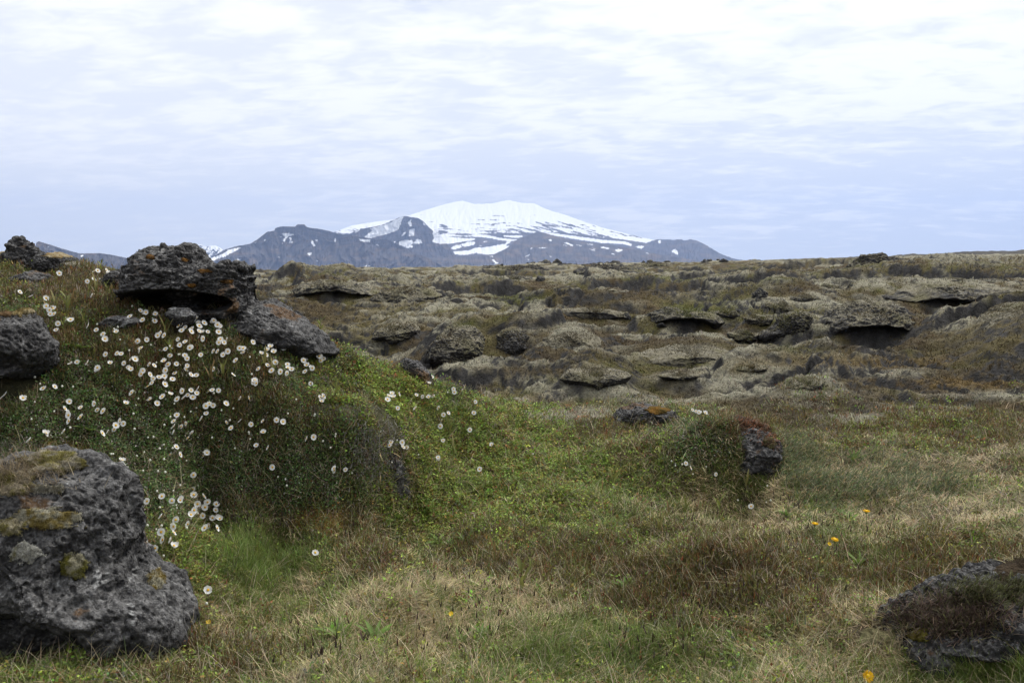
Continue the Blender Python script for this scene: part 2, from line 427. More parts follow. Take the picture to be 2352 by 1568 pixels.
# broken lava ledges and hummocks out on the field: outline as sighted, distance, half depth, roughness, hollows, moss
LEDGES = [
    ('lava_ledge', 'long dark lava wall over a grassy hollow, behind the outcrop', [(672, 668), (690, 654), (740, 650), (800, 653), (840, 662), (868, 676), (862, 702), (815, 708), (740, 700), (690, 690)], 33.5, 1.1, .36, [(780, 690, 90, 20, .8)], .55),
    ('lava_ledge', 'mossy broken lava ledge continuing right of the long dark wall', [(860, 690), (880, 668), (930, 662), (985, 668), (1005, 680), (985, 700), (930, 712), (880, 708)], 33.0, .9, .3, [], .62),
    ('lava_ledge', 'thin dark lava ledge with a pale mossy rim, in mid distance', [(1270, 724), (1285, 710), (1340, 707), (1400, 711), (1440, 717), (1452, 728), (1430, 736), (1350, 736)], 25.3, .6, .25, [], .75),
    ('lava_ledge', 'dark pit wall under bright green shrubs in mid distance', [(1488, 745), (1500, 720), (1540, 711), (1590, 712), (1635, 722), (1655, 740), (1630, 757), (1560, 764), (1510, 758)], 22.6, .7, .3, [(1560, 750, 70, 20, .6)], .5),
    ('lava_ledge', 'slanting grey lava crag with lichen on the right hand slope', [(1735, 775), (1765, 760), (1790, 735), (1822, 720), (1850, 717), (1862, 728), (1850, 750), (1820, 768), (1780, 782)], 19.6, .5, .42, [], .42),
    ('lava_ledge', 'lumpy dark lava ledge with a hollow foot below the wide cave', [(1890, 765), (1900, 735), (1930, 718), (1970, 706), (2020, 705), (2060, 712), (2095, 735), (2105, 765), (2060, 788), (1990, 800), (1930, 785)], 19.3, .9, .33, [(1985, 772, 80, 28, .8)], .55),
    ('lava_ledge', 'wide lava ledge roofing a long shadowed cave on the slope', [(1985, 705), (2000, 682), (2060, 668), (2150, 664), (2240, 668), (2310, 664), (2370, 668), (2380, 690), (2320, 712), (2220, 726), (2120, 724), (2030, 718)], 27.3, 1.3, .34, [(2150, 708, 130, 20, 1.5), (2040, 704, 45, 15, .8)], .52),
    ('lava_hummock', 'mossy lava knob with a dark broken left face in mid field', [(975, 825), (985, 795), (1010, 770), (1045, 757), (1085, 757), (1110, 780), (1118, 810), (1090, 830), (1030, 838)], 17.3, .6, .30, [], .62),
    ('lava_hummock', 'rounded dark lava knob spotted with lichen, beside the mossy knob', [(1138, 800), (1145, 770), (1170, 756), (1195, 758), (1215, 775), (1225, 800), (1200, 816), (1160, 815)], 17.2, .5, .32, [], .30),
    ('lava_hummock', 'low pale moss topped lava hump right of the lichen spotted knob', [(1230, 800), (1250, 775), (1300, 762), (1350, 765), (1385, 785), (1380, 805), (1320, 815), (1260, 818)], 17.0, .7, .22, [], .95),
    ('lava_hummock', 'smooth mossy lava hump at the left side of the knobs', [(858, 775), (875, 755), (905, 742), (945, 742), (962, 757), (950, 775), (900, 785)], 20.5, .6, .22, [], .85),
    ('lava_hummock', 'mossy dark bellied lava hummock above the brown valley', [(1440, 832), (1455, 812), (1500, 800), (1560, 792), (1640, 790), (1690, 800), (1700, 818), (1660, 838), (1580, 846), (1490, 842)], 15.8, .8, .20, [], .85),
    ('lava_ledge', 'shallow dark crevice with a mossy lip nearest the grassy spur', [(1290, 868), (1310, 852), (1370, 846), (1420, 848), (1445, 858), (1430, 874), (1370, 884), (1310, 884)], 12.7, .5, .2, [], .7),
    ('lava_ledge', 'pale rounded moss edge on the hillside right of the cave', [(2225, 775), (2240, 750), (2280, 725), (2340, 700), (2420, 690), (2430, 730), (2350, 745), (2290, 765), (2245, 790)], 17.3, .7, .22, [], .85),
    ('lava_ledge', 'small dark slot in the moss between the brown valley and rust band', [(1790, 886), (1815, 872), (1860, 868), (1890, 874), (1880, 890), (1830, 896)], 11.6, .3, .2, [], .7),
    ('lava_ledge', 'dark mossy lump under the skyline left of centre', [(1128, 655), (1140, 640), (1180, 634), (1215, 638), (1225, 650), (1180, 660)], 70, 1.6, .35, [], .45),
    ('lava_ledge', 'dark overhung ledge below the skyline rocks, right of centre', [(1668, 640), (1690, 628), (1750, 624), (1820, 627), (1850, 636), (1800, 646), (1720, 646)], 62, 1.8, .3, [(1750, 639, 70, 6, .8)], .5),
    ('lava_crag', 'tall grey lichen covered crag on the right skyline', [(1885, 652), (1900, 632), (1950, 612), (1985, 596), (2020, 593), (2060, 603), (2080, 620), (2060, 640), (1980, 652)], 58, 1.4, .33, [], .40),
    ('lava_crag', 'dark jumbled crag right of the tall grey crag', [(2055, 640), (2070, 612), (2100, 602), (2130, 610), (2150, 628), (2120, 645)], 56, 1.0, .4, [], .30),
    ('lava_crag', 'dark flat lava slab pile on the skyline, below the volcano', [(1090, 645), (1105, 622), (1150, 613), (1230, 612), (1280, 617), (1300, 632), (1230, 648)], 95, 2.6, .35, [], .38),
    ('lava_crag', 'broad dark lava pile on the skyline right of the flat slab pile', [(1300, 650), (1320, 622), (1370, 614), (1440, 615), (1490, 622), (1500, 638), (1440, 655), (1360, 660)], 85, 2.4, .38, [], .38),
    ('lava_crag', 'mossy hump of lava on the skyline below the dark ridge end', [(1440, 630), (1460, 611), (1510, 605), (1540, 612), (1550, 632), (1490, 640)], 110, 2.2, .3, [], .7),
]


_lr = random.Random(21)


def hump_outline(px, py, w_, h_):
    top = [(px + w_ * (f - .5), py - h_ * (.5 - abs(f - .5) ** 2 * 1.5) + _lr.uniform(-.16, .16) * h_) for f in (0, .12, .25, .4, .55, .7, .85, 1.0)]
    bot = [(px + w_ * (f - .5), py + h_ * .5 + _lr.uniform(-.1, .1) * h_) for f in (.9, .6, .35, .1)]
    return top + bot


for px, py, w_, h_, d, ms in ((1710, 770, 70, 24, 19.5, .7), (1790, 705, 60, 20, 24, .8), (1850, 690, 70, 22, 26, .5), (1905, 668, 60, 26, 29, .45), (1740, 735, 60, 22, 21.5, .85), (1960, 662, 70, 16, 34, .6), (2050, 655, 90, 16, 38, .5),
                           (2180, 645, 110, 14, 44, .55), (2290, 650, 90, 18, 40, .4), (1665, 722, 60, 24, 23.5, .7)):
    LEDGES.append(('lava_hummock', 'small moss topped dark lava hump on the right hand slope', hump_outline(px, py, w_, h_), d, w_ / KF * d * .45, .34, [], ms))
for px, py, w_, h_, d, ms in ((1060, 690, 90, 16, 36, .7), (1110, 712, 60, 14, 29, .8), (1000, 655, 70, 9, 62, .5), (1250, 668, 110, 11, 50, .6), (1400, 672, 90, 12, 46, .5), (1420, 650, 130, 10, 66, .35), (1560, 655, 90, 8, 62, .6), (900, 640, 80, 7, 85, .5), (1320, 690, 80, 12, 38, .85),
                           (1250, 835, 70, 14, 14.8, .9), (1560, 862, 90, 12, 13.2, .95), (1720, 845, 80, 12, 14, .9), (1120, 845, 60, 14, 14.5, .6), (1080, 728, 70, 20, 23.5, .5), (1300, 745, 60, 14, 22, .9)):
    LEDGES.append(('lava_hummock', 'small dark lava hump with a moss cap in the middle of the lava field', hump_outline(px, py, w_, h_), d, w_ / KF * d * .45, .34, [], ms))


def _span(ol, px):
    p = np.array(ol, float)
    ys = []
    for i in range(len(p)):
        (xa, ya), (xb, yb) = p[i], p[(i + 1) % len(p)]
        if min(xa, xb) <= px <= max(xa, xb) and xa != xb:
            ys.append(ya + (yb - ya) * (px - xa) / (xb - xa))
    return min(ys), max(ys)


AUTO = []
for nm, lab, ol, d, dep, *_r in LEDGES:
    if nm == 'lava_crag':
        continue
    x0_, x1_ = min(p[0] for p in ol), max(p[0] for p in ol)
    for fr in (.12, .38, .62, .88):
        px = x0_ + fr * (x1_ - x0_)
        ty, by = _span(ol, px)
        h_ = by - ty
        zt = float(unproj(px, ty - .04 * h_, d - .3 * dep)[1])
        zb = float(unproj(px, by + .02 * h_, d - .85 * dep)[1])
        s_ = (px - PCX) / KF
        AUTO += [(s_, d - .3 * dep, zt), (s_, d + .7 * dep, zt + .02), (s_, d + 2.0 * dep, zt + .02), (s_, d - .85 * dep, zb), (s_, d - 2.2 * dep, zb - .02)]


def _clash(px, d):
    return any(abs((px - PCX) / KF - a) < .022 and abs(math.log(d / e)) < .10 for a, e, _z in AUTO)


SEEN = [t for t in SEEN if t[2] < 10 or not _clash(t[0], t[2])]
cs, cq, cz = [a[0] for a in AUTO], [math.log(a[1]) for a in AUTO], [a[2] for a in AUTO]
for px, py, d in SEEN:
    x, z = unproj(px, py, d)
    cs.append(x / d); cq.append(math.log(d)); cz.append(float(z))
for px, d, z in HID:
    cs.append((px - PCX) / KF); cq.append(math.log(d)); cz.append(z)
cs, cq, cz = np.array(cs), np.array(cq) * 0.42, np.array(cz)


def _ker(ds, dq):
    return np.sqrt(ds * ds + dq * dq + 0.0002)


_n = len(cs)
_A = np.zeros((_n + 3, _n + 3))
_A[:_n, :_n] = _ker(cs[:, None] - cs, cq[:, None] - cq)
_A[:_n, :_n] -= np.eye(_n) * 0.003
_A[:_n, _n], _A[:_n, _n + 1], _A[:_n, _n + 2] = 1, cs, cq
_A[_n:, :_n] = _A[:_n, _n:].T
_W = np.linalg.solve(_A, np.concatenate([cz, [0, 0, 0]]))


def base_z(s, lq):
    s, q = s.astype(np.float32), (lq * 0.42).astype(np.float32)
    out = _W[_n] + _W[_n + 1] * s + _W[_n + 2] * q
    for i in range(_n):
        out = out + np.float32(_W[i]) * _ker(s - np.float32(cs[i]), q - np.float32(cq[i]))
    return out


def lava_mask(px_s, y):
    """1 on the open lava field, 0 on the near meadow and the mound"""
    edge = np.interp(px_s, [-.9, -.6, -.3, -.15, 0, .2, .45, .9], [16, 14, 12, 10, 8.7, 8.1, 8.2, 8])
    return sst(edge * .88, edge * 1.42, y + 2.4 * pn2(px_s * 7, y / 2.2, 33) + .8 * pn2(px_s * 22, y / .8, 34))


def ground_z(s, lq):
    y = np.exp(lq)
    x = s * y
    z = base_z(s, lq)
    far = sst(260, 900, y)
    # far dark ridge on the right, 600 m off
    ridge = np.interp(s, [.12, .283, .40, .5, .6, .9], [0, 6.6, 9.0, 11.6, 13.0, 14.0]) + 0.7 * fbm2(s * 45, s * 0 + 3.3, 3, 40)
    z = z * (1 - far) + far * (-3.0) + np.exp(-((lq - math.log(600)) / 0.22) ** 2) * ridge * sst(.1, .27, s)
    L = lava_mask(s, y)
    wx, wy = x + 0.9 * pn2(x / 3.1, y / 3.1, 1), y + 0.9 * pn2(x / 3.1, y / 3.1, 2)
    b1 = np.abs(pn2(wx / 2.6, wy / 2.2, 3))
    b2 = np.abs(pn2(wx / 0.95, wy / 0.8, 4))
    b3 = np.abs(pn2(wx / 0.36, wy / 0.32, 5))
    cw = pn2(wx / 6.0, wy / 3.2, 6) + .13 * pn2(x / 1.1, y / .8, 26) + .02 * pn2(x / .3, y / .3, 23)
    sc = sst(-.055, .055, cw) * sst(-.25, .25, pn2(x / 9, y / 9, 7))
    crack = sst(.07, .0, np.abs(pn2(wx / 2.1, wy / 1.7, 27) + .08 * pn2(x / .4, y / .4, 28))) * sst(-.1, .3, pn2(x / 5, y / 5, 29))
    mid = sst(20, 55, y)
    b4 = np.abs(pn2(x / 11, y / 14, 8))
    b5 = np.abs(pn2(x / 3.3, y / 6.5, 9))
    c2 = pn2(x / 12, y / 16, 24) + .12 * pn2(x / 2.4, y / 4, 25)
    sc2 = sst(-.05, .05, c2)
    rel = 0.28 * (b1 - .22) + 0.20 * (b2 - .22) + 0.12 * (b3 - .2) + .03 * pn2(x / .15, y / .15, 37) + 0.55 * (sc - .3) - .30 * crack + .34 * pn2(x / 7.5, y / 6, 35) + .42 * (.28 - np.abs(pn2((x * .9 + y * .5) / 9, (y * .9 - x * .4) / 4.2, 38)))
    relf = 1.15 * (b4 - .25) + 0.60 * (b5 - .22) + 0.30 * (b2 - .2) + .15 * (b3 - .2) + .80 * (sc2 - .5) + .45 * pn2(x / 20, y / 22, 36) + .5 * (.28 - np.abs(pn2((x * .9 + y * .5) / 22, (y * .9 - x * .4) / 12, 39)))
    relf = relf * (1 - .5 * sst(60, 130, y))
    rel = rel * (1 - mid) + relf * mid
    keep = np.ones_like(z)
    for nm_, lab_, ol_, d_, dep_, *_r in LEDGES:
        xa_, xb_ = min(p[0] for p in ol_), max(p[0] for p in ol_)
        sm, sw = ((xa_ + xb_) / 2 - PCX) / KF, (xb_ - xa_) / 2 / KF
        keep = keep * (1 - .8 * np.exp(-((s - sm) / (sw * 1.1)) ** 2 - ((lq - math.log(d_)) / (1.6 * dep_ / d_)) ** 2))
    rel = rel * keep
    fade = sst(1100, 300, y) * (0.6 + 0.4 * sst(9, 14, y))
    z = z + L * rel * fade
    n1 = pn2(x / 0.55, y / 0.55, 10)
    n2 = pn2(x / 0.17, y / 0.17, 11)
    z = z + (1 - L) * (0.055 * n1 + 0.02 * n2 + .085 * pn2(x / 1.25, y / 1.1, 13)) * sst(1.0, 3.0, y)
    z = z + far * 1.2 * fbm2(x / 160, y / 160, 3, 12)
    top = (b1 - .22) * (1 - mid) + (b4 - .25) * mid + 0.6 * (b2 - .22)
    return z, L, top, sc


NS, NQ = 1180, 1120
S0, S1 = -0.80, 0.80
Q0, Q1 = math.log(1.2), math.log(1200.0)
gs = np.linspace(S0, S1, NS)
gq = np.linspace(Q0, Q1, NQ)
SS, QQ = np.meshgrid(gs, gq)
GZ, GL, GT, GC = [a.reshape(NQ, NS) for a in ground_z(SS.ravel(), QQ.ravel())]
GY = np.exp(QQ)
GX = SS * GY
GPX, GPY = proj(GX, GY, GZ)


def lookup(arr, s, lq):
    fs = np.clip((s - S0) / (S1 - S0) * (NS - 1), 0, NS - 1.001)
    fq = np.clip((lq - Q0) / (Q1 - Q0) * (NQ - 1), 0, NQ - 1.001)
    i, j = fs.astype(int), fq.astype(int)
    a, b = fs - i, fq - j
    return arr[j, i] * (1 - a) * (1 - b) + arr[j, i + 1] * a * (1 - b) + arr[j + 1, i] * (1 - a) * b + arr[j + 1, i + 1] * a * b


def zat(x, y):
    x, y = np.atleast_1d(np.asarray(x, float)), np.atleast_1d(np.asarray(y, float))
    return lookup(GZ, x / y, np.log(y))


def hit(px, py, h=0.0, dmin=2.2, dmax=60.0):
    """where the sight line through (px, py) meets the ground raised by h: x, y, z of the ground"""
    d = np.exp(np.linspace(math.log(dmin), math.log(dmax), 1400))
    x, z = unproj(px, py, d)
    g = lookup(GZ, x / d, np.log(d)) + h
    k = np.nonzero(z <= g)[0]
    k = k[0] if len(k) else len(d) - 1
    return x[k], d[k], g[k] - h


def blobs(px, py, lst):
    r = np.zeros(np.shape(px), np.float32)
    for cx, cy, rx, ry, wt in lst:
        r += wt * np.exp(-(((px - cx) / rx) ** 2 + ((py - cy) / ry) ** 2)).astype(np.float32)
    return r


# plant cover by kind; each patch was sighted at (px, py) with half sizes rx, ry
PATCH = {
    'avens': [(660, 1080, 190, 90, 1.2), (300, 950, 330, 170, 1.2), (420, 1100, 150, 120, 1.), (700, 1060, 150, 110, 1.9), (450, 800, 250, 70, .8), (620, 870, 200, 70, .7), (1590, 1020, 85, 60, 2.6), (1050, 900, 55, 40, 1.3), (1480, 1170, 60, 30, .5)],
    'heath': [(400, 810, 300, 80, 1.3), (250, 650, 130, 60, 1.1), (500, 950, 250, 60, .7), (600, 1030, 120, 60, .7), (1650, 1330, 270, 85, 2.6), (1130, 1240, 150, 50, .6), (850, 1240, 70, 60, 1.2), (2150, 1300, 90, 60, 1.5), (1420, 985, 90, 45, 1.4), (1900, 970, 260, 35, 1.1), (500, 1490, 170, 60, 1.0), (1250, 1300, 170, 45, .8), (1950, 880, 250, 30, .5), (1550, 1200, 150, 40, .4), (1010, 800, 90, 30, .5), (1700, 972, 80, 22, 2.0), (2230, 1310, 130, 40, 2.2), (640, 1170, 180, 25, .8), (2200, 990, 200, 40, .8)],
    'herb': [(880, 870, 140, 80, 1.4), (1000, 1000, 150, 90, 1.0), (1200, 1120, 220, 90, 1.1), (1350, 1060, 200, 60, .7), (1100, 1200, 140, 60, .7), (470, 1280, 70, 60, 1.6), (1230, 930, 150, 30, .8), (2050, 990, 160, 40, .8), (2200, 1270, 90, 40, 0.7), (760, 830, 100, 50, .8), (1450, 1250, 120, 40, .5)],
    'green': [(600, 1280, 110, 60, 1.5), (650, 1420, 150, 80, .6), (1000, 960, 130, 50, .9), (1350, 1490, 330, 80, .75), (120, 950, 150, 60, .6), (1450, 1150, 300, 100, .55), (2270, 1555, 130, 40, 2.0), (880, 1100, 200, 100, .4), (1600, 1100, 250, 60, .5), (500, 1250, 80, 60, .6), (1900, 1230, 150, 60, .5), (1080, 1000, 60, 60, .8)],
    'straw': [(1000, 1430, 420, 110, 1.1), (1900, 1480, 230, 90, 1.2), (1750, 1150, 320, 100, 1.0), (1500, 1040, 120, 50, .8), (2000, 1060, 220, 50, 1.0), (2200, 1200, 250, 80, .8), (700, 1210, 130, 25, .7), (230, 670, 90, 40, .6), (2352, 1050, 300, 100, .4)],
    'juniper': [(2010, 1110, 150, 60, 1.7), (1840, 1060, 55, 45, 2.2)],
    'ochre': [(740, 1195, 75, 24, 3.0), (560, 1440, 110, 40, .8), (1950, 1300, 60, 30, .6), (1990, 1505, 80, 30, 1.5), (150, 1030, 60, 14, 2.0), (1330, 1320, 110, 30, .5), (1700, 1270, 90, 20, .7), (230, 1470, 60, 30, .8), (1180, 1215, 60, 20, .5)],
    'pale': [(785, 946, 45, 10, 4.5), (1350, 950, 90, 11, 4.0), (1970, 960, 75, 9, 3.0), (2280, 906, 90, 9, 3.0), (60, 1040, 70, 22, 2.0), (1240, 880, 100, 12, 2.5), (1500, 925, 60, 6, 2.5), (1830, 930, 60, 6, 2.0), (2060, 1460, 30, 14, 2.5), (1640, 905, 130, 8, 1.6), (120, 600, 60, 8, 2.5), (30, 575, 50, 9, 2.5)],
}
KINDS = list(PATCH)


def cover(px, py, x, y):
    ws = []
    on_mound = sst(840, 780, px) * sst(1250, 1150, py + np.clip(px - 500, 0, 400) * .1) * sst(1.2, 3, y)
    for i, k in enumerate(KINDS):
        v = blobs(px, py, PATCH[k])
        v = v * (1 + 0.9 * pn2(x / 0.5, y / 0.5, 60 + i)) + {'pale': 0.0, 'juniper': 0.0, 'ochre': .07, 'straw': .22, 'herb': .20, 'heath': .12, 'green': .17, 'avens': .08}[k] * (1 if k in ('avens', 'heath') else 1 - .75 * on_mound) + 0.16 * pn2(x / 0.7, y / 0.7, 70 + i)
        v = v * (1 + 0.6 * pn2(x / 0.14, y / 0.14, 80 + i))
        ws.append(np.clip(v, 0.0, None) ** 1.7)
    ws = np.array(ws)
    return ws / (ws.sum(0) + 1e-6)


SOIL = {'avens': (.040, .040, .020), 'heath': (.050, .034, .020), 'herb': (.06, .058, .022), 'green': (.06, .062, .026), 'straw': (.095, .074, .045), 'juniper': (.06, .065, .022), 'ochre': (.15, .105, .035), 'pale': (.27, .25, .19)}
# patches of a colour out on the lava
L_MOSS = [(1230, 880, 110, 14, 1.3), (1350, 948, 90, 13, 1.3), (1700, 890, 260, 30, .7), (2000, 855, 150, 10, 1.2), (2280, 907, 90, 9, 1.3), (1970, 960, 75, 11, 1.4), (1350, 900, 70, 10, .7), (1650, 870, 120, 10, .8), (1830, 905, 60, 8, .7), (1200, 750, 180, 25, .5), (1700, 640, 600, 14, .5), (2100, 650, 250, 22, .7), (1250, 690, 300, 12, .5), (1600, 805, 110, 14, .8), (2000, 690, 200, 20, .4), (1060, 830, 60, 8, .9)]
L_GREEN = [(1190, 685, 60, 12, 1.2), (1600, 715, 60, 18, 1.6), (1530, 640, 60, 6, 1.2), (1800, 740, 60, 30, .4), (1690, 690, 80, 25, .5), (1750, 640, 70, 6, .9), (1070, 745, 30, 10, .8), (1580, 835, 50, 6, .6), (1850, 800, 130, 15, .4), (1840, 885, 70, 12, .7), (2100, 770, 90, 30, .5), (1450, 640, 40, 6, .8), (1390, 930, 90, 10, .5)]
L_RUST = [(2050, 830, 220, 14, 1.1), (2230, 880, 160, 14, 1.5), (1600, 745, 100, 14, .4), (1350, 780, 60, 8, .3), (2250, 950, 120, 25, .6), (1500, 640, 120, 5, .4)]
L_BROWN = [(1400, 800, 350, 40, .6), (1900, 930, 300, 30, .9), (1450, 750, 130, 25, .7), (900, 790, 120, 40, .5), (2300, 830, 130, 60, .9), (2000, 790, 200, 30, .6), (1250, 850, 150, 14, .8), (1550, 670, 200, 12, .4), (780, 730, 60, 20, .5)]
L_STRAW = [(800, 740, 100, 30, 1.0), (1600, 680, 200, 18, .6), (1150, 790, 250, 40, .3), (1900, 825, 200, 14, .9), (2300, 760, 120, 60, .7), (900, 700, 60, 14, .8)]


def lava_colour(px, py, x, y, top, slope, sc):
    n1, n2 = fbm2(x / 0.8, y / 1.0, 3, 90), fbm2(x / 2.6, y / 4.0, 3, 93)
    n3 = fbm2(x / 0.25, y / 0.25, 2, 96)
    dfar = sst(30, 90, y)
    w = np.array([
        np.clip((0.10 + 1.5 * top + 0.5 * n1 + 0.35 * n2) * (.35 + .65 * sst(9, 20, y)) + 1.1 * blobs(px, py, L_MOSS) * (.7 + .6 * n3) + .02 * dfar, 0, None),     # grey moss
        np.clip(0.42 - 0.5 * top + 0.4 * n3 + 0.9 * blobs(px, py, L_STRAW) + 0.15 * n2, 0, None),                # dry grass
        np.clip(0.32 - 1.0 * top - 0.5 * n2 + 0.3 * n1 + 0.9 * blobs(px, py, L_BROWN), 0, None),                 # brown heath
        np.clip(0.17 - 0.8 * top + 0.4 * n2 - 0.2 * n1 + 1.3 * blobs(px, py, L_GREEN) * (1 + n1), 0, None),       # green
        np.clip(0.02 - 0.3 * n2 + .95 * blobs(px, py, L_RUST) * (1 + .6 * n1), 0, None),                          # rust coloured heath
    ]) ** 2.0
    w = w / (w.sum(0) + 1e-6)
    pal = np.array([(.262, .246, .180), (.122, .096, .046), (.052, .037, .020), (.078, .084, .018), (.112, .072, .022)])
    c = (w[:, :, None] * pal[:, None, :]).sum(0)
    rk = np.clip(sst(0.42, 0.95, slope + 0.40 * n1) + sst(.15, .6, n2 + .35 * n1) * .8 * sst(35, 100, y), 0, 1)[:, None]
    rock = np.array([.040, .038, .036]) * (1 + 0.5 * n3[:, None])
    return c * (1 - rk) + rock * rk


gpx, gpy, gx, gy = GPX.ravel(), GPY.ravel(), GX.ravel(), GY.ravel()
dzy = np.gradient(GZ, axis=0) / np.gradient(GY, axis=0)
dzx = np.gradient(GZ, axis=1) / np.gradient(GX, axis=1)
SLOPE = np.sqrt(dzy ** 2 + (dzx - 0) ** 2)
gcov = cover(gpx, gpy, gx, gy)
soil = (gcov[:, :, None] * np.array([SOIL[k] for k in KINDS])[:, None, :]).sum(0) * 0.9
lcol = lava_colour(gpx, gpy, gx, gy, GT.ravel(), SLOPE.ravel(), GC.ravel())
farb = sst(230, 420, gy)[:, None]
lcol = lcol * (1 - farb) + np.array([.060, .054, .044]) * (1 + .5 * fbm2(gx / 9, gy / 30, 3, 99)[:, None]) * farb
gl = GL.ravel()[:, None]
gcol = soil * (1 - gl) + lcol * gl


def grid_faces(nr, nc, off=0):
    i = np.arange(nr - 1)[:, None] * nc + np.arange(nc - 1)[None, :] + off
    return np.stack([i, i + 1, i + nc + 1, i + nc], -1).reshape(-1, 4)


# one sheet: the detailed fan, wider wings, the far plain and the ground behind the camera
V = [np.stack([gx, gy, GZ.ravel()], -1)]
F = [grid_faces(NQ, NS)]
C = [gcol]
off = NQ * NS
for sgn, ci in ((-1, 0), (1, NS - 1)):
    js = np.arange(0, NQ, 1)
    ss = sgn * (0.80 + np.array([0, .03, .08, .16, .3, .5, .8, 1.3, 2.2, 4, 7]))
    yy = np.exp(gq[js])
    X = ss[None, :] * yy[:, None]
    Y = np.repeat(yy[:, None], len(ss), 1)
    Z = np.repeat(GZ[js, ci][:, None], len(ss), 1) + np.where(np.arange(len(ss)) > 0, 0.10 * pn2(X / 1.3, Y / 1.3, 30), 0)
    V.append(np.stack([X, Y, Z], -1).reshape(-1, 3))
    f = grid_faces(len(js), len(ss), off)
    F.append(f if sgn > 0 else f[:, ::-1])
    C.append(np.repeat(gcol.reshape(NQ, NS, 3)[js, ci][:, None, :], len(ss), 1).reshape(-1, 3))
    off += X.size
ssf = np.concatenate([[-7, -3, -1.5], np.linspace(-.8, .8, 120), [1.5, 3, 7]])
yf = np.exp(np.linspace(math.log(1199), math.log(17000), 16))
X, Y = ssf[None, :] * np.minimum(yf, 2400)[:, None] * np.where(np.abs(ssf) > 1, 1, np.maximum(yf / 2400, 1)[:, None]), np.repeat(yf[:, None], len(ssf), 1)
X = np.clip(X, -17500, 17500)
V.append(np.stack([X, Y, np.full(X.shape, -3.4) - 6 * sst(1200, 3000, Y)], -1).reshape(-1, 3))
F.append(grid_faces(*X.shape, off)); C.append(np.full((X.size, 3), (.07, .062, .05))); off += X.size
tb = np.concatenate([[0], np.exp(np.linspace(math.log(.2), math.log(1500), 40))])
scol = np.concatenate([[-7.8, -4, -2], np.linspace(-.8, .8, 60), [2, 4, 7.8]])
X = scol[None, :] * (1.2 + tb[:, None]); Y = np.repeat((1.2 - tb)[:, None], len(scol), 1)
Z = np.repeat(np.interp(np.clip(scol, -.8, .8), gs, GZ[0])[None, :], len(tb), 0) * np.exp(-tb[:, None] / 8) + np.where(tb[:, None] > 0, 0.06 * pn2(X / .9, Y / .9, 31), 0) - .004
V.append(np.stack([X, Y, Z], -1).reshape(-1, 3))
F.append(grid_faces(*X.shape, off)[:, ::-1]); C.append(np.full((X.size, 3), (.13, .105, .06))); off += X.size
ground = link('ground', np_mesh('ground', np.concatenate(V), np.concatenate(F), np.concatenate(C)), M_GROUND)
tag(ground, 'mossy lava field and rough meadow running out to the mountains', 'ground', kind='structure')
del V, F, C

# ---------------------------------------------------------------- mountains
Z4 = lambda l: [(x * .29297 + 402, y * .29314 + 447.9) for x, y in l]
Z5 = lambda l: [(x * .29297 + 1091, y * .29314 + 447.9) for x, y in l]
Z2 = lambda l: [(x * .14648 + 264.1, y * .14648 + 545.5) for x, y in l]
Z1 = lambda l: [(x * .2014, y * .2015 + 545.5) for x, y in l]


def in_poly(px, py, poly):
    p = np.array(poly)
    sel = (px > p[:, 0].min() - 2) & (px < p[:, 0].max() + 2) & (py > p[:, 1].min() - 2) & (py < p[:, 1].max() + 2)
    r = np.zeros(px.shape, bool)
    x, y = px[sel], py[sel]
    a = np.zeros(x.shape, bool)
    j = len(p) - 1
    for i in range(len(p)):
        xi, yi, xj, yj = *p[i], *p[j]
        with np.errstate(divide='ignore', invalid='ignore'):
            a ^= ((yi > y) != (yj > y)) & (x < (xj - xi) * (y - yi) / (yj - yi) + xi)
        j = i
    r[sel] = a
    return r


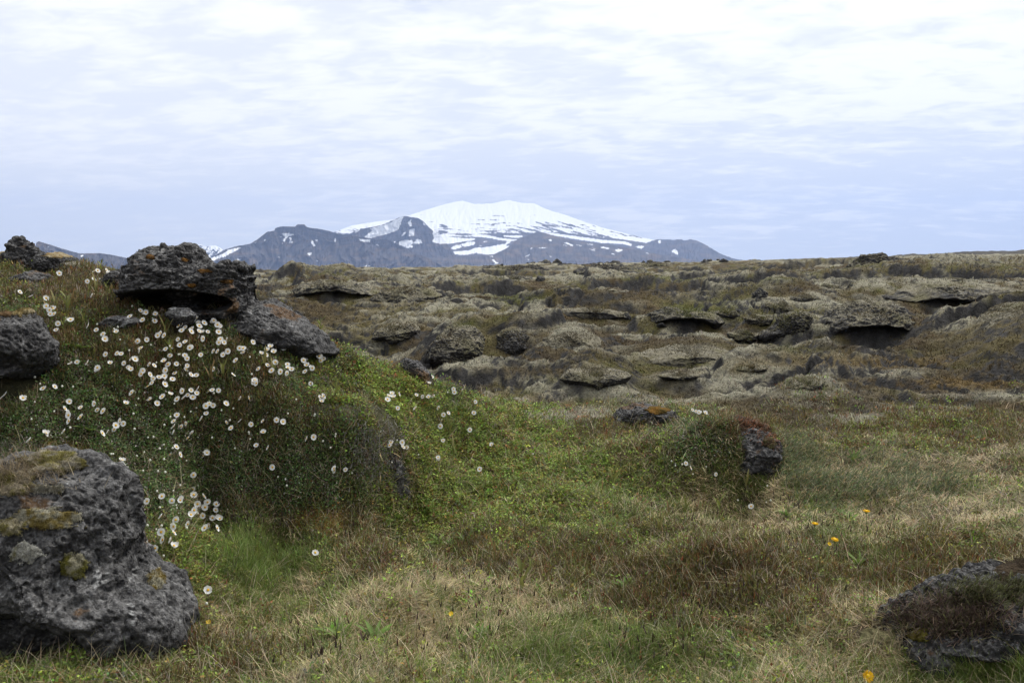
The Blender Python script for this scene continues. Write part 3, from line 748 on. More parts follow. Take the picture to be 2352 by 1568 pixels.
def mountain(name, label, sil, base_py, d_base, d_top, relief, rs, colour, polys=(), snow_fn=None, jag=0.6, seed=0, step=1.3, strata=0.0, gully=1.0):
    sil = np.array(sil)
    pxs = np.arange(sil[0, 0], sil[-1, 0] + step, step)
    tops = np.interp(pxs, sil[:, 0], sil[:, 1]) + jag * (pn2(pxs / 5.0, pxs * 0 + .5, seed) + 0.6 * pn2(pxs / 2.1, pxs * 0 + .7, seed + 1))
    hmax = base_py - tops.min()
    nr = int(hmax / 1.15) + 2
    t = np.linspace(0, 1, nr)[:, None]
    PX = np.repeat(pxs[None, :], nr, 0)
    PY = base_py + (tops[None, :] - base_py) * t
    rise = np.clip((base_py - PY) / hmax, 0, 1)
    rid = 1 - np.abs(fbm2(PX / rs + 0.5 * pn2(PX / (rs * 2), PY / (rs * 1.2), seed + 30) + seed * 3.1, PY / (rs * 2.0) + .2 * PX / rs, 3, seed + 2))
    rid2 = 1 - np.abs(fbm2(PX / (rs * .4) + .3 * pn2(PX / rs, PY / rs, seed + 9), PY / (rs * 1.1), 3, seed + 5))
    env = np.sin(np.clip(t, 0, 1) * np.pi) ** 0.7 + .12
    D = d_base + (d_top - d_base) * rise - .75 * relief * gully * (rid - .75) * env - relief * .25 * (rid2 - .75) * env
    if strata:
        st = PY * .32 + 1.3 * pn2(PX / 60, PY / 40, seed + 20)
        D = D + strata * (np.abs((st % 1) - .5) * 2 - .5) * sst(.45, .8, rise)
    X, Z = unproj(PX, PY, D)
    snow = np.zeros(PX.shape)
    jx = PX + 1.6 * pn2(PX / 4, PY / 4, seed + 11) + .8 * pn2(PX / 1.7, PY / 1.7, seed + 12)
    jy = PY + 1.2 * pn2(PX / 4, PY / 4, seed + 13) + .6 * pn2(PX / 1.7, PY / 1.7, seed + 14)
    for p in polys:
        snow[in_poly(jx, jy, p)] = 1
    if snow_fn is not None:
        snow = np.maximum(snow, snow_fn(PX, PY, jx, jy))
    cvar = 1 + .35 * fbm2(PX / 22, PY / 10, 3, seed + 15)
    ochre = sst(.05, .5, fbm2(PX / 40 + 3, PY / 9, 3, seed + 16))
    col = np.array(colour)[None, None] * cvar[..., None] * (1 - ochre[..., None]) + np.array(colour)[None, None] * np.array([1.45, 1.22, .92]) * cvar[..., None] * ochre[..., None]
    verts = np.stack([X, D, Z], -1).reshape(-1, 3)
    # the far side falls away behind the crest, so that the ridge is a body and not a sheet
    nb = 8
    bt = np.linspace(0, 1, nb + 1)[1:, None]
    Yb = D[-1][None, :] + bt * (0.6 * abs(d_top - d_base) + 900)
    Zb = Z[-1][None, :] * (1 - bt ** 1.2) - 20 * bt
    Xb = np.repeat(X[-1][None, :], nb, 0)
    verts = np.concatenate([verts, np.stack([Xb, Yb, Zb], -1).reshape(-1, 3)])
    col = np.concatenate([col.reshape(-1, 3), np.tile(np.array(colour), (Xb.size, 1))])
    sn = np.concatenate([snow.ravel(), np.repeat(snow[-1][None, :], nb, 0).ravel()])
    o = link(name, np_mesh(name, verts, grid_faces(nr + nb, len(pxs)), col, True, {'snow': sn}), M_MTN)
    return tag(o, label, 'mountain', kind='structure')


DARK = (.082, .074, .070)
vol_sil = Z4([(1180, 310), (1240, 290), (1400, 235), (1540, 212), (1720, 190), (1830, 160), (1950, 120), (2050, 90), (2150, 62), (2250, 42)]) + \
    Z5([(-60, 55), (0, 70), (130, 65), (200, 50), (270, 38), (290, 45), (380, 62), (460, 62), (540, 100), (620, 130), (740, 165), (860, 210), (1000, 255), (1200, 305), (1300, 330), (1410, 352), (1500, 385), (1700, 440), (1900, 500), (2100, 560)])
snow_line = np.array(Z4([(1100, 330), (1350, 320), (2000, 300), (2120, 322), (2350, 325)]) + Z5([(30, 300), (180, 298), (300, 300), (420, 296), (490, 290), (640, 290), (800, 304), (1000, 330), (1150, 345), (1350, 378), (1420, 356), (1600, 380)]))


def volcano_snow(px, py, jx, jy):
    edge = np.interp(px, snow_line[:, 0], snow_line[:, 1])
    above = edge - jy
    tilt = np.where(px > 1180, .26, .05)
    u, v = px - 0.0 * py, py - tilt * (px - 1180)
    st = fbm2(u / 40, v / 5.0, 4, 310) + .45 * pn2(u / 9, v / 1.7, 314)
    thr = np.interp(above, [0, 8, 20, 38, 60, 100], [-.08, .22, .52, .95, 1.5, 4])
    thr = thr - .30 * blobs(px, py, [(1215, 500, 22, 8, 1.0), (1240, 505, 14, 10, .8), (1330, 520, 60, 8, .5), (1100, 503, 22, 3, 1.1), (1400, 533, 50, 6, .6), (1175, 460, 2, 2, 2.5), (1280, 520, 50, 7, .5), (1130, 510, 60, 6, .4)])
    return ((above > 0) & (st < thr)).astype(float)


mountain('mountain', 'broad snow capped volcano rising behind the darker hills', vol_sil, 640, 11500, 16500, 170, 34, DARK,
         [Z4(p) for p in (
             [(1870, 440), (1900, 425), (1945, 415), (1975, 395), (1985, 408), (1955, 425), (1945, 440), (1890, 450)],
             [(1965, 455), (1985, 430), (2020, 430), (2015, 440), (1980, 460)], [(2055, 440), (2110, 420), (2135, 432), (2110, 450), (2085, 465), (2060, 455)],
             [(2160, 415), (2200, 390), (2240, 390), (2245, 412), (2190, 425)], [(2240, 385), (2300, 365), (2350, 365), (2345, 390), (2270, 405)],
             [(2115, 455), (2200, 440), (2300, 432), (2354, 412), (2354, 455), (2280, 468), (2180, 462)], [(1990, 280), (2090, 312), (2150, 325), (2250, 336), (2350, 338), (2350, 352), (2200, 374), (2080, 384), (1990, 366)], [(2235, 495), (2250, 496), (2240, 507)], [(1632, 545), (1650, 538), (1765, 534), (1765, 542), (1690, 550), (1635, 551)])]
         + [Z5(p) for p in (
             [(0, 300), (100, 312), (200, 335), (300, 345), (345, 348), (280, 362), (190, 352), (80, 330), (0, 325)],
             [(-2, 412), (100, 405), (180, 390), (235, 382), (250, 362), (285, 362), (240, 395), (290, 400), (380, 412), (320, 435), (200, 462), (90, 465), (-2, 450)],
             [(220, 315), (360, 315), (380, 325), (330, 335), (230, 325)], [(65, 358), (95, 362), (70, 368)], [(35, 392), (55, 392), (50, 400)],
             [(490, 283), (620, 298), (800, 323), (860, 330), (1000, 350), (1180, 362), (1230, 385), (1220, 398), (1150, 382), (1000, 375), (900, 360), (800, 347), (700, 330), (600, 310)],
             [(1040, 320), (1150, 345), (1350, 375), (1410, 355), (1300, 335), (1200, 318), (1120, 322), (1090, 340)])],
         volcano_snow, .5, 300, 1.2, 0, .6)
mountain('mountain', 'long low dark foreland hill with scattered snow patches', Z4([(1900, 480), (2050, 490), (2150, 482), (2250, 480)]) + Z5([(-40, 470), (60, 472), (150, 462), (250, 415), (330, 350), (420, 312), (490, 286), (560, 299), (640, 326), (760, 352), (900, 372), (1100, 394), (1300, 432), (1500, 472), (1750, 512), (1950, 545)]), 645, 9500, 11400, 260, 30, (.092, .080, .068),
         [Z5(p) for p in ([(575, 352), (595, 345), (605, 358), (590, 362)], [(500, 412), (575, 406), (560, 413), (505, 418)], [(695, 370), (720, 370), (770, 390), (765, 401), (730, 385)], [(875, 380), (930, 385), (920, 391), (880, 386)],
                          [(978, 405), (1010, 403), (1058, 415), (1040, 422), (1000, 415)], [(1098, 425), (1130, 420), (1160, 432), (1125, 445), (1105, 440)], [(395, 480), (430, 460), (420, 475)], [(130, 503), (150, 505), (158, 520), (187, 530), (150, 545), (160, 530)],
                          [(785, 383), (835, 393), (830, 398)], [(885, 418), (945, 431), (940, 437)], [(1325, 445), (1365, 455), (1360, 461)], [(1063, 455), (1092, 458), (1090, 467)], [(435, 412), (457, 415), (440, 423)], [(412, 500), (425, 505), (418, 512)], [(585, 478), (605, 476), (595, 484)], [(690, 388), (725, 394), (720, 398)], [(915, 410), (945, 420), (930, 421)], [(110, 475), (147, 480), (140, 486)])], None, .5, 340, 1.3, 0, .6)
mountain('mountain', 'jagged dark ridge ending the range on its right side', Z5([(1180, 440), (1300, 385), (1410, 352), (1450, 345), (1560, 350), (1590, 343), (1650, 355), (1690, 342), (1720, 352), (1750, 362), (1790, 378), (1850, 415), (1930, 460), (2020, 495), (2100, 508), (2170, 522), (2300, 550)]), 640, 11300, 13300, 260, 30, DARK,
         [Z5(p) for p in ([(1430, 367), (1455, 350), (1457, 379)], [(1538, 440), (1570, 420), (1590, 445), (1588, 469), (1565, 455)], [(1255, 400), (1300, 395), (1325, 402), (1310, 418), (1280, 415)])], None, 1.0, 360)
mountain('mountain', 'steep dark peak streaked with snow beside the volcano', Z4([(1250, 370), (1350, 310), (1450, 265), (1540, 250), (1620, 235), (1700, 200), (1760, 172), (1800, 163), (1850, 172), (1910, 180), (1950, 208), (1985, 245), (2030, 285), (2085, 318), (2110, 345), (2150, 400), (2200, 470), (2260, 560)]), 640, 10300, 11600, 130, 26, DARK,
         [Z4(p) for p in (
             [(1792, 163), (1760, 175), (1690, 213), (1590, 245), (1530, 262), (1550, 275), (1515, 300), (1480, 330), (1540, 337), (1600, 320), (1660, 305), (1700, 295), (1750, 270), (1770, 225), (1778, 195)],
             [(1825, 215), (1850, 188), (1857, 240), (1845, 247)], [(1838, 268), (1870, 262), (1880, 275), (1870, 322), (1835, 320)], [(1773, 317), (1805, 282), (1812, 295), (1785, 321)], [(1945, 215), (1958, 218), (1964, 237), (1950, 232)],
             [(1755, 365), (1800, 350), (1860, 355), (1870, 370), (1850, 385), (1870, 405), (1810, 415), (1790, 400), (1760, 390)], [(1868, 375), (1900, 340), (1925, 350), (1945, 378), (1880, 380)],
             [(2020, 280), (2090, 312), (2150, 325), (2250, 340), (2350, 345), (2350, 354), (2200, 374), (2080, 382), (2010, 366), (2030, 340)], [(1400, 290), (1440, 265), (1455, 265), (1425, 292)], [(1700, 375), (1728, 360), (1722, 382)], [(1420, 312), (1432, 308), (1428, 320)])], None, .7, 380, 1.2, 25)
mountain('mountain', 'flat topped dark massif with a square crag on its crest', Z4([(60, 600), (150, 545), (230, 518), (300, 480), (380, 430), (480, 400), (590, 380), (640, 350), (725, 285), (778, 278), (785, 258), (830, 246), (945, 245), (952, 230), (1015, 228), (1020, 246), (1080, 258), (1130, 263), (1200, 278), (1240, 290), (1290, 303), (1350, 310), (1420, 320), (1540, 340), (1670, 348), (1720, 370), (1800, 410), (1880, 450), (1960, 480), (2050, 530), (2150, 590)]), 645, 8600, 9800, 210, 30, DARK,
         [Z4(p) for p in (
             [(833, 299), (880, 296), (937, 308), (905, 319), (882, 326), (855, 369), (846, 352), (862, 325)], [(895, 330), (912, 332), (912, 355), (927, 370), (893, 376), (900, 350)], [(1063, 359), (1080, 356), (1102, 395), (1090, 402), (1075, 392)],
             [(1033, 455), (1074, 444), (1070, 466), (1050, 470)], [(1249, 345), (1262, 333), (1257, 367), (1249, 367)], [(1100, 347), (1115, 346), (1117, 362), (1104, 359)], [(483, 502), (524, 497), (500, 519)], [(1366, 547), (1378, 549), (1382, 567), (1363, 556)],
             [(1435, 340), (1480, 345), (1532, 347), (1527, 370), (1490, 366), (1453, 358)], [(1478, 556), (1506, 549), (1500, 560)], [(1513, 554), (1547, 542), (1525, 559)], [(813, 317), (834, 324), (831, 334)], [(693, 350), (712, 348), (705, 358)], [(618, 371), (642, 364), (631, 378)], [(1108, 507), (1124, 511), (1114, 518)], [(745, 306), (752, 306), (748, 318)], [(835, 372), (848, 374), (843, 383)], [(805, 482), (820, 484), (812, 488)], [(1580, 380), (1602, 395), (1592, 398)])]
         + [Z2([(1370, 372), (1450, 384), (1560, 350), (1700, 303), (1850, 233), (1978, 152), (1870, 163), (1780, 193), (1700, 248), (1560, 303), (1440, 338), (1370, 343)])], None, .6, 400, 1.2, 40)
mountain('mountain', 'pair of far small snowy peaks between the outcrop and massif', Z2([(500, 400), (700, 260), (900, 190), (960, 155), (1080, 150), (1180, 130), (1350, 105), (1400, 125), (1430, 150), (1500, 122), (1580, 125), (1620, 160), (1680, 195), (1850, 300), (2100, 420)]), 645, 12800, 14200, 300, 12, DARK,
         [], lambda px, py, jx, jy: (((fbm2(px / 9 + py / 14, py / 6 - px / 20, 3, 432) + (583 - py) * .028) > .02) & (py < 592)).astype(float), .6, 420, .8)
mountain('mountain', 'dark wedge shaped hill with a sloping back on the far left', Z1([(-400, 150), (0, 200), (300, 182), (365, 106), (405, 95), (415, 55), (440, 40), (560, 85), (700, 130), (830, 165), (920, 180), (1000, 178), (1130, 175), (1270, 195), (1330, 215), (1480, 240), (1580, 246), (1700, 256), (1900, 290), (2200, 340)]), 650, 6600, 7400, 220, 32, DARK,
         [Z1(p) for p in ([(917, 200), (945, 192), (950, 205), (930, 221)], [(1510, 285), (1585, 272), (1600, 315), (1560, 315)], [(545, 98), (560, 102), (550, 106)])], None, .35, 440, 1.2, 15)

# ---------------------------------------------------------------- lava rocks
_ico = {}


def ico(sub):
    if sub not in _ico:
        bm = bmesh.new()
        bmesh.ops.create_icosphere(bm, subdivisions=sub, radius=1.0)
        bm.verts.ensure_lookup_table()
        v = np.array([p.co[:] for p in bm.verts], np.float64)
        f = np.array([[q.index for q in p.verts] for p in bm.faces], np.int32)
        bm.free()
        _ico[sub] = (v / np.linalg.norm(v, axis=1)[:, None], f)
    return _ico[sub]


def radial(poly, n=720):
    """distance from the centre of an outline to its edge, for n bearings"""
    p = np.array(poly, float)
    a2 = np.sum(p[:, 0] * np.roll(p[:, 1], -1) - np.roll(p[:, 0], -1) * p[:, 1])
    cr = p[:, 0] * np.roll(p[:, 1], -1) - np.roll(p[:, 0], -1) * p[:, 1]
    c = np.array([np.sum((p[:, 0] + np.roll(p[:, 0], -1)) * cr), np.sum((p[:, 1] + np.roll(p[:, 1], -1)) * cr)]) / (3 * a2)
    th = np.linspace(0, 2 * np.pi, n, endpoint=False)
    dx_, dy_ = np.cos(th), -np.sin(th)
    R = np.zeros(n)
    for i in range(len(p)):
        ax, ay = p[i] - c
        bx, by = p[(i + 1) % len(p)] - c
        ex, ey = bx - ax, by - ay
        den = dx_ * ey - dy_ * ex
        with np.errstate(divide='ignore', invalid='ignore'):
            t = (ax * ey - ay * ex) / den
            u = (ax * dy_ - ay * dx_) / den
        ok = (u >= -1e-6) & (u <= 1 + 1e-6) & (t > 0)
        R = np.where(ok & (t > R), t, R)
    k = np.ones(5) / 5
    R = np.convolve(np.concatenate([R[-2:], R, R[:2]]), k, 'valid')
    return c, R


def facets(v, seed, k=30, lo=.88, hi=1.10):
    """broken faces: how far out the surface lies, for directions v"""
    r_ = np.random.default_rng(seed)
    n_ = r_.normal(size=(k, 3)); n_ /= np.linalg.norm(n_, axis=1)[:, None]
    h_ = r_.uniform(lo, hi, k)
    d_ = v @ n_.T
    return np.clip(np.where(d_ > .05, h_ / np.maximum(d_, .05), 9).min(1), .6, 1.10)


ROCK_AREAS = []          # (x, y, half width, half depth): nothing else grows there


def rough_up(P, nrm, size, seed, amp, flaky):
    """lumps, ledges and pits of lava, pushed along nrm"""
    x, y, z = P.T
    a = size
    if not flaky:
        z = z * .72
    d = amp * a * (0.34 * pn3(x / (a * .55), y / (a * .55), z / (a * .45), seed) + 0.34 * (0.35 - np.abs(pn3(x / (a * .24), y / (a * .24), z / (a * .18), seed + 1)))
                   + 0.17 * (0.3 - np.abs(pn3(x / (a * .11), y / (a * .11), z / (a * .075), seed + 2))) + 0.085 * pn3(x / (a * .045), y / (a * .045), z / (a * .032), seed + 3))
    if flaky:
        warp = z + 0.10 * a * pn3(x / (a * .4), y / (a * .4), z / (a * .4), seed + 6)
        lay = (warp / (a * .085)) % 1.0
        d = d + flaky * a * (lay ** 2 - .4) * (0.5 + pn3(x / (a * .2), y / (a * .2), z / (a * .2), seed + 7))
    pit = pn3(x / .024, y / .024, z / .02, seed + 4) if a < 2.0 else pn3(x / (a * .05), y / (a * .05), z / (a * .04), seed + 4)
    d = d - sst(.15, .5, pit) * min(.013, .05 * a)
    return P + nrm * d[:, None]


def rock_colours(P, N, seed, scale=1.0, lichen=.5, moss=0.0, rust=.15, base=(.034, .0325, .032), moss_col=(.30, .275, .20)):
    x, y, z = (P / scale).T
    n1 = pn3(x * 9, y * 9, z * 9, seed + 20) + .6 * pn3(x * 22, y * 22, z * 22, seed + 21)
    n2 = pn3(x * 3.2, y * 3.2, z * 3.2, seed + 22) + .5 * pn3(x * 7, y * 7, z * 7, seed + 23)
    n3 = pn3(x * 60, y * 60, z * 60, seed + 24) + .5 * pn3(x * 120, y * 120, z * 120, seed + 25)
    up = N[:, 2]
    c = np.array(base)[None] * (1 + .30 * n1 + .35 * n3)[:, None]
    f = sst(-.1, .9, .30 * n1 + .42 * n3 + .60 * up + lichen - .40 + .25 * n2)[:, None] * .75
    c = c * (1 - f) + np.array([.150, .146, .140])[None] * (1 + .25 * n3[:, None]) * f
    f = sst(.72, 1.0, .8 * n1 + .6 * n3 + .30 * up + lichen - .50)[:, None] * .8
    c = c * (1 - f) + np.array([.36, .36, .345]) * f
    f = sst(.5, .75, n2 + .3 * n1 + rust + .2 * up - .1)[:, None] * .8
    c = c * (1 - f) + np.array([.11, .058, .020]) * f
    if moss:
        m = sst(.30, .75, up + .45 * n2 + moss - .5)[:, None]
        mc = np.array(moss_col)[None] * (1 + .25 * n1[:, None])
        g = sst(.1, .6, n2)[:, None]
        mc = mc * (1 - .55 * g) + np.array([.13, .12, .04]) * .55 * g
        c = c * (1 - m) + mc * m
    return np.clip(c, .008, 1)


def rock_body(name, outline, d, depth, seed, amp=.16, flaky=0.0, dents=(), sub=7, tilt=0.0, under=.25, box=.82, skirt=.93, **kw):
    v, f = ico(sub)
    c, R = radial(outline)
    x0, z0 = unproj(c[0], c[1], d)
    k = d / KF
    th = np.arctan2(v[:, 2], v[:, 0]) % (2 * np.pi)
    fi = th / (2 * np.pi) * len(R)
    i0 = fi.astype(int) % len(R)
    r = R[i0] * (1 - fi % 1) + R[(i0 + 1) % len(R)] * (fi % 1)
    rho = np.sqrt(v[:, 0] ** 2 + v[:, 2] ** 2)
    px, pz = np.cos(th) * r * rho ** box * k, np.sin(th) * r * rho ** box * k
    vy = np.clip(v[:, 1] / np.sqrt(1 - skirt * np.minimum(v[:, 2], 0) ** 2), -1, 1)      # below its middle the stone goes straight down into the ground
    py = np.sign(vy) * np.abs(vy) ** .85 * depth + tilt * np.maximum(pz, 0) + under * np.maximum(-pz, 0)
    fc = facets(v, seed)
    px, pz, py = px * fc, pz * fc, py * fc
    # sight lines spread: nearer parts are drawn larger, so shrink them in step
    sc = (d + py) / d
    P = np.stack([px * sc, py, pz * sc], -1)
    me0 = np_mesh('tmp', P, f)
    N = normals(me0).copy().astype(np.float64)
    bpy.data.meshes.remove(me0)
    for (ex, ey, rx, ry, dep) in dents:
        q = ((c[0] + px / k - ex) / rx) ** 2 + ((c[1] - pz / k - ey) / ry) ** 2
        wd = sst(1.25, .55, q) * (v[:, 1] < .15)
        P[:, 1] += wd * dep
    size = max(.12, np.sqrt(np.ptp(P[:, 0]) * np.ptp(P[:, 2])))
    P = rough_up(P, N, size, seed, amp, flaky)
    me = np_mesh(name, P, f)
    N = normals(me)
    set_cols(me, rock_colours(P, N, seed, **kw))
    me.materials.append(M_ROCK)
    return me, (float(x0), d, float(z0)), P


def rock(name, label, cat, outline, d, depth, seed, group=None, clear=.68, **kw):
    me, loc, P = rock_body(name, outline, d, depth, seed, **kw)
    o = link(name, me)
    o.location = loc
    if clear:
        ROCK_AREAS.append((loc[0] + (P[:, 0].max() + P[:, 0].min()) / 2, d + (P[:, 1].max() + P[:, 1].min()) / 2, clear * np.ptp(P[:, 0]) / 2, clear * np.ptp(P[:, 1]) / 2))
    return tag(o, label, cat, group)


def surface_at(o, px, py):
    """nearest point of rock o on the sight line through (px, py), and its normal (object space)"""
    x, z = unproj(px, py, 1.0)
    dr = Vector((float(x), 1.0, float(z) - CAM_Z)).normalized()
    org = Vector((0, 0, CAM_Z)) - o.location
    ok, co, no, _i = o.ray_cast(org, dr)
    return (co, no) if ok else (None, None)


def cushion(o, px, py, rx, ry, seed, col=(.36, .34, .27), col2=(.17, .15, .05), thick=.35, k2=.3, name='moss_cushion'):
    """moss grown over the surface of rock o, as a part of it: it follows the stone, thickest in its middle"""
    n = 44
    bpy.context.view_layer.update()
    g = np.linspace(-1.25, 1.25, n)
    H = np.full((n, n, 3), np.nan); N_ = np.zeros((n, n, 3))
    org = Vector((0, 0, CAM_Z)) - o.location
    for a in range(n):
        for c in range(n):
            x, z = unproj(px + g[c] * rx, py + g[a] * ry, 1.0)
            ok, co, no, _i = o.ray_cast(org, Vector((float(x), 1.0, float(z) - CAM_Z)).normalized())
            if ok:
                H[a, c], N_[a, c] = co, no
    if np.isnan(H[:, :, 0]).mean() > .8:
        return
    good = ~np.isnan(H[:, :, 0])
    for _ in range(3):                       # the cushion bridges the pits of the stone
        P_ = np.pad(np.where(good[..., None], H, 0), ((1, 1), (1, 1), (0, 0))); Q_ = np.pad(N_, ((1, 1), (1, 1), (0, 0))); W_ = np.pad(good.astype(float), 1)
        sh = [(1 + a, 1 + c) for a in (-1, 0, 1) for c in (-1, 0, 1)]
        ws = sum(W_[a:a + n, c:c + n] for a, c in sh) + 1e-9
        H2 = sum(P_[a:a + n, c:c + n] for a, c in sh) / ws[..., None]
        N_ = sum(Q_[a:a + n, c:c + n] for a, c in sh) / ws[..., None]
        H = np.where(good[..., None], H2, np.nan)
    N_ = N_ / (np.linalg.norm(N_, axis=-1, keepdims=True) + 1e-9)
    d = np.nanmean(H[:, :, 1]) + o.location.y
    size = min(rx, ry) * d / KF
    gx_, gy_ = np.meshgrid(g, g)
    rr_ = np.sqrt(gx_ ** 2 + gy_ ** 2) * (1 + .38 * pn2(gx_ * 1.8 + seed, gy_ * 1.8, seed) + .22 * pn2(gx_ * 5 + seed, gy_ * 5, seed + 1))
    prof = np.sqrt(np.clip(1 - rr_ ** 2, 0, 1)) * (1 + .35 * pn2(gx_ * 3.5, gy_ * 3.5 + seed, seed + 2) + .18 * pn2(gx_ * 11, gy_ * 11, seed + 3))
    off = np.where(rr_ < 1, .004 + thick * size * prof, -.01 - .01 * (rr_ - 1))
    P = (H + N_ * off[..., None]).reshape(-1, 3)
    F = grid_faces(n, n)
    keep = (rr_.ravel()[F].min(1) < 1.0) & ~np.isnan(P[F, 0]).any(1)
    F = F[keep]
    if not len(F):
        return
    used, inv = np.unique(F, return_inverse=True)
    P, F = P[used], inv.reshape(-1, 4)[:, ::-1]
    me = np_mesh(name, P, F)
    q = .5 + .8 * pn3(P[:, 0] * 14, P[:, 1] * 14, P[:, 2] * 14, seed + 3) + .6 * pn3(P[:, 0] * 45, P[:, 1] * 45, P[:, 2] * 45, seed + 4)
    gg = sst(.2, .8, q + k2 - .3)[:, None]
    set_cols(me, (np.array(col) * (1 - gg) + np.array(col2) * gg) * (1 + .25 * pn3(P[:, 0] * 90, P[:, 1] * 90, P[:, 2] * 90, seed + 6)[:, None]))
    return link(name, me, M_MOSS, o)


boulder = rock('lava_boulder', 'big dark pitted lava boulder with grey and ochre moss cushions, beside the lower flower cluster', 'boulder',
               [(-130, 1119), (0, 1099), (90, 1080), (170, 1078), (228, 1096), (275, 1126), (300, 1194), (312, 1264), (334, 1316), (375, 1342), (402, 1382), (420, 1431), (405, 1471), (365, 1504), (310, 1551), (230, 1581), (150, 1574), (70, 1541), (-60, 1521), (-170, 1436)],
               3.75, .42, 101, amp=.18, dents=[(150, 1430, 150, 60, .10), (330, 1270, 30, 60, .08), (90, 1370, 90, 30, .07)], sub=8, tilt=.30, under=.10, lichen=.43, rust=-.12, scale=.9, clear=.9)
cushion(boulder, 120, 1062, 75, 24, 1, col=(.30, .27, .20), k2=.2)
cushion(boulder, 60, 1268, 38, 22, 2, col=(.42, .41, .36), col2=(.24, .22, .08), k2=-.1)
cushion(boulder, 110, 1190, 75, 22, 3, col=(.34, .32, .24), col2=(.20, .155, .05), k2=.3)
cushion(boulder, 110, 1122, 36, 10, 4, col=(.38, .36, .29), k2=.1)
cushion(boulder, 170, 1298, 30, 28, 5, col=(.27, .25, .17), col2=(.15, .14, .03), k2=.4)
cushion(boulder, 360, 1330, 18, 20, 6, col=(.30, .28, .20), col2=(.18, .13, .03))
cushion(boulder, 20, 1210, 34, 18, 7, col=(.28, .25, .17))
cushion(boulder, 25, 1110, 60, 26, 8, col=(.26, .22, .15), k2=.3)

outcrop = rock('lava_outcrop', 'craggy dark lava outcrop with a shadowed hollow under its front edge on the mound', 'outcrop',
               [(283, 725), (281, 690), (290, 650), (296, 625), (310, 605), (318, 585), (335, 576), (372, 574), (402, 574), (432, 577), (450, 590), (468, 607), (484, 610), (498, 616), (512, 617), (534, 610), (550, 603), (566, 616), (573, 650), (574, 680), (580, 715), (560, 735), (430, 745), (330, 740)],
               6.45, .34, 131, amp=.20, flaky=.042, dents=[(420, 690, 112, 27, .34), (345, 692, 50, 22, .25), (500, 693, 55, 22, .28)], sub=8, lichen=.44, rust=.10, scale=1.0)
tag(link('spire', rock_body('spire', [(368, 590), (366, 568), (369, 558), (377, 559), (386, 571), (392, 592), (380, 600)], 6.4, .024, 137, amp=.16, sub=5)[0], None, outcrop))
sp = outcrop.children[0]
_x, _z = unproj(379, 577, 6.4)
sp.location = Vector((float(_x), 6.4, float(_z))) - outcrop.location
for (ax, ay, ex, ey, sd, nm) in ((556, 612, 13, 9, 140, 'crag'), (490, 612, 7, 9, 143, 'crag'), (311, 622, 7, 12, 146, 'crag')):
    me, loc, _p = rock_body(nm, [(ax - ex, ay + ey), (ax - ex * .8, ay - ey * .3), (ax - .1 * ex, ay - ey), (ax + ex * .9, ay - ey * .2), (ax + ex * .7, ay + ey)], 6.35, .05, sd, amp=.22, flaky=.03, sub=5)
    cr = link(nm, me, None, outcrop)
    cr.location = Vector(loc) - outcrop.location
for i, (ax, ay, ex, ey) in enumerate(((470, 622, 16, 5), (345, 590, 10, 5), (520, 646, 14, 4), (425, 597, 9, 4), (440, 655, 12, 4))):
    cushion(outcrop, ax, ay, ex, ey, 20 + i, col=(.15, .075, .02), col2=(.09, .05, .02), thick=.5)

rock('lava_slab', 'sloping grey lava slab running down from the outcrop towards the valley', 'rock slab',
     [(480, 730), (560, 690), (600, 694), (640, 706), (690, 730), (730, 772), (760, 812), (740, 824), (690, 822), (640, 812), (560, 780), (490, 756)], 6.5, .34, 151, amp=.12, flaky=.03, sub=7, tilt=.8, lichen=.40, rust=.05)
rock('lava_rock', 'small upright dark lava knob at the lower end of the grey slab', 'rock', [(664, 755), (668, 722), (682, 716), (694, 730), (702, 750), (722, 765), (700, 775)], 6.75, .06, 155, amp=.2, sub=6, lichen=.25)
edge = rock('lava_rock', 'dark pitted lava rock with a pale moss lip standing left of the flowers', 'rock', [(-90, 730), (0, 722), (60, 718), (92, 735), (105, 770), (118, 800), (100, 830), (60, 855), (0, 860), (-80, 860)], 5.35, .28, 161, amp=.15, sub=7, lichen=.38, rust=-.1, dents=[(15, 820, 70, 30, .12)])
cushion(edge, 50, 708, 36, 17, 41, col=(.30, .25, .15), col2=(.20, .15, .06))
cushion(edge, 5, 712, 40, 14, 42, col=(.16, .10, .05), col2=(.08, .06, .03))
tag(rock('lava_rock', 'dark ragged lava spire on the skyline left of the wedge shaped hill', 'rock', [(-30, 645), (-10, 612), (18, 596), (30, 570), (36, 552), (60, 554), (74, 572), (96, 582), (118, 604), (160, 612), (196, 622), (198, 642), (60, 652)], 7.75, .2, 171, amp=.24, flaky=.03, sub=7, lichen=.16, rust=-.2))
rk = rock('lava_rock', 'low dark lava ridge capped with tan moss below the wedge shaped hill', 'rock', [(70, 640), (80, 595), (100, 583), (130, 582), (160, 590), (175, 603), (196, 618), (188, 632), (130, 645)], 7.75, .25, 175, amp=.14, flaky=.02, sub=7, lichen=.22, rust=-.1)
cushion(rk, 135, 586, 34, 7, 45, col=(.34, .29, .19), col2=(.24, .17, .08))
cushion(rk, 168, 606, 26, 5, 46, col=(.42, .40, .33), col2=(.30, .27, .2))
rk = rock('lava_rock', 'black lava rock under pale moss at the far left crest of the mound', 'rock', [(-60, 625), (-40, 590), (0, 580), (30, 583), (45, 605), (40, 635), (0, 650)], 7.9, .2, 181, amp=.16, sub=6, lichen=.28)
cushion(rk, 10, 578, 34, 10, 47, col=(.36, .31, .21), col2=(.26, .2, .1))
rk = rock('lava_rock', 'dark lumpy lava rock with dry grass beside it, below the skyline spire', 'rock', [(30, 670), (40, 640), (75, 622), (105, 630), (118, 655), (100, 680), (60, 690)], 7.1, .2, 185, amp=.17, sub=6, lichen=.3)
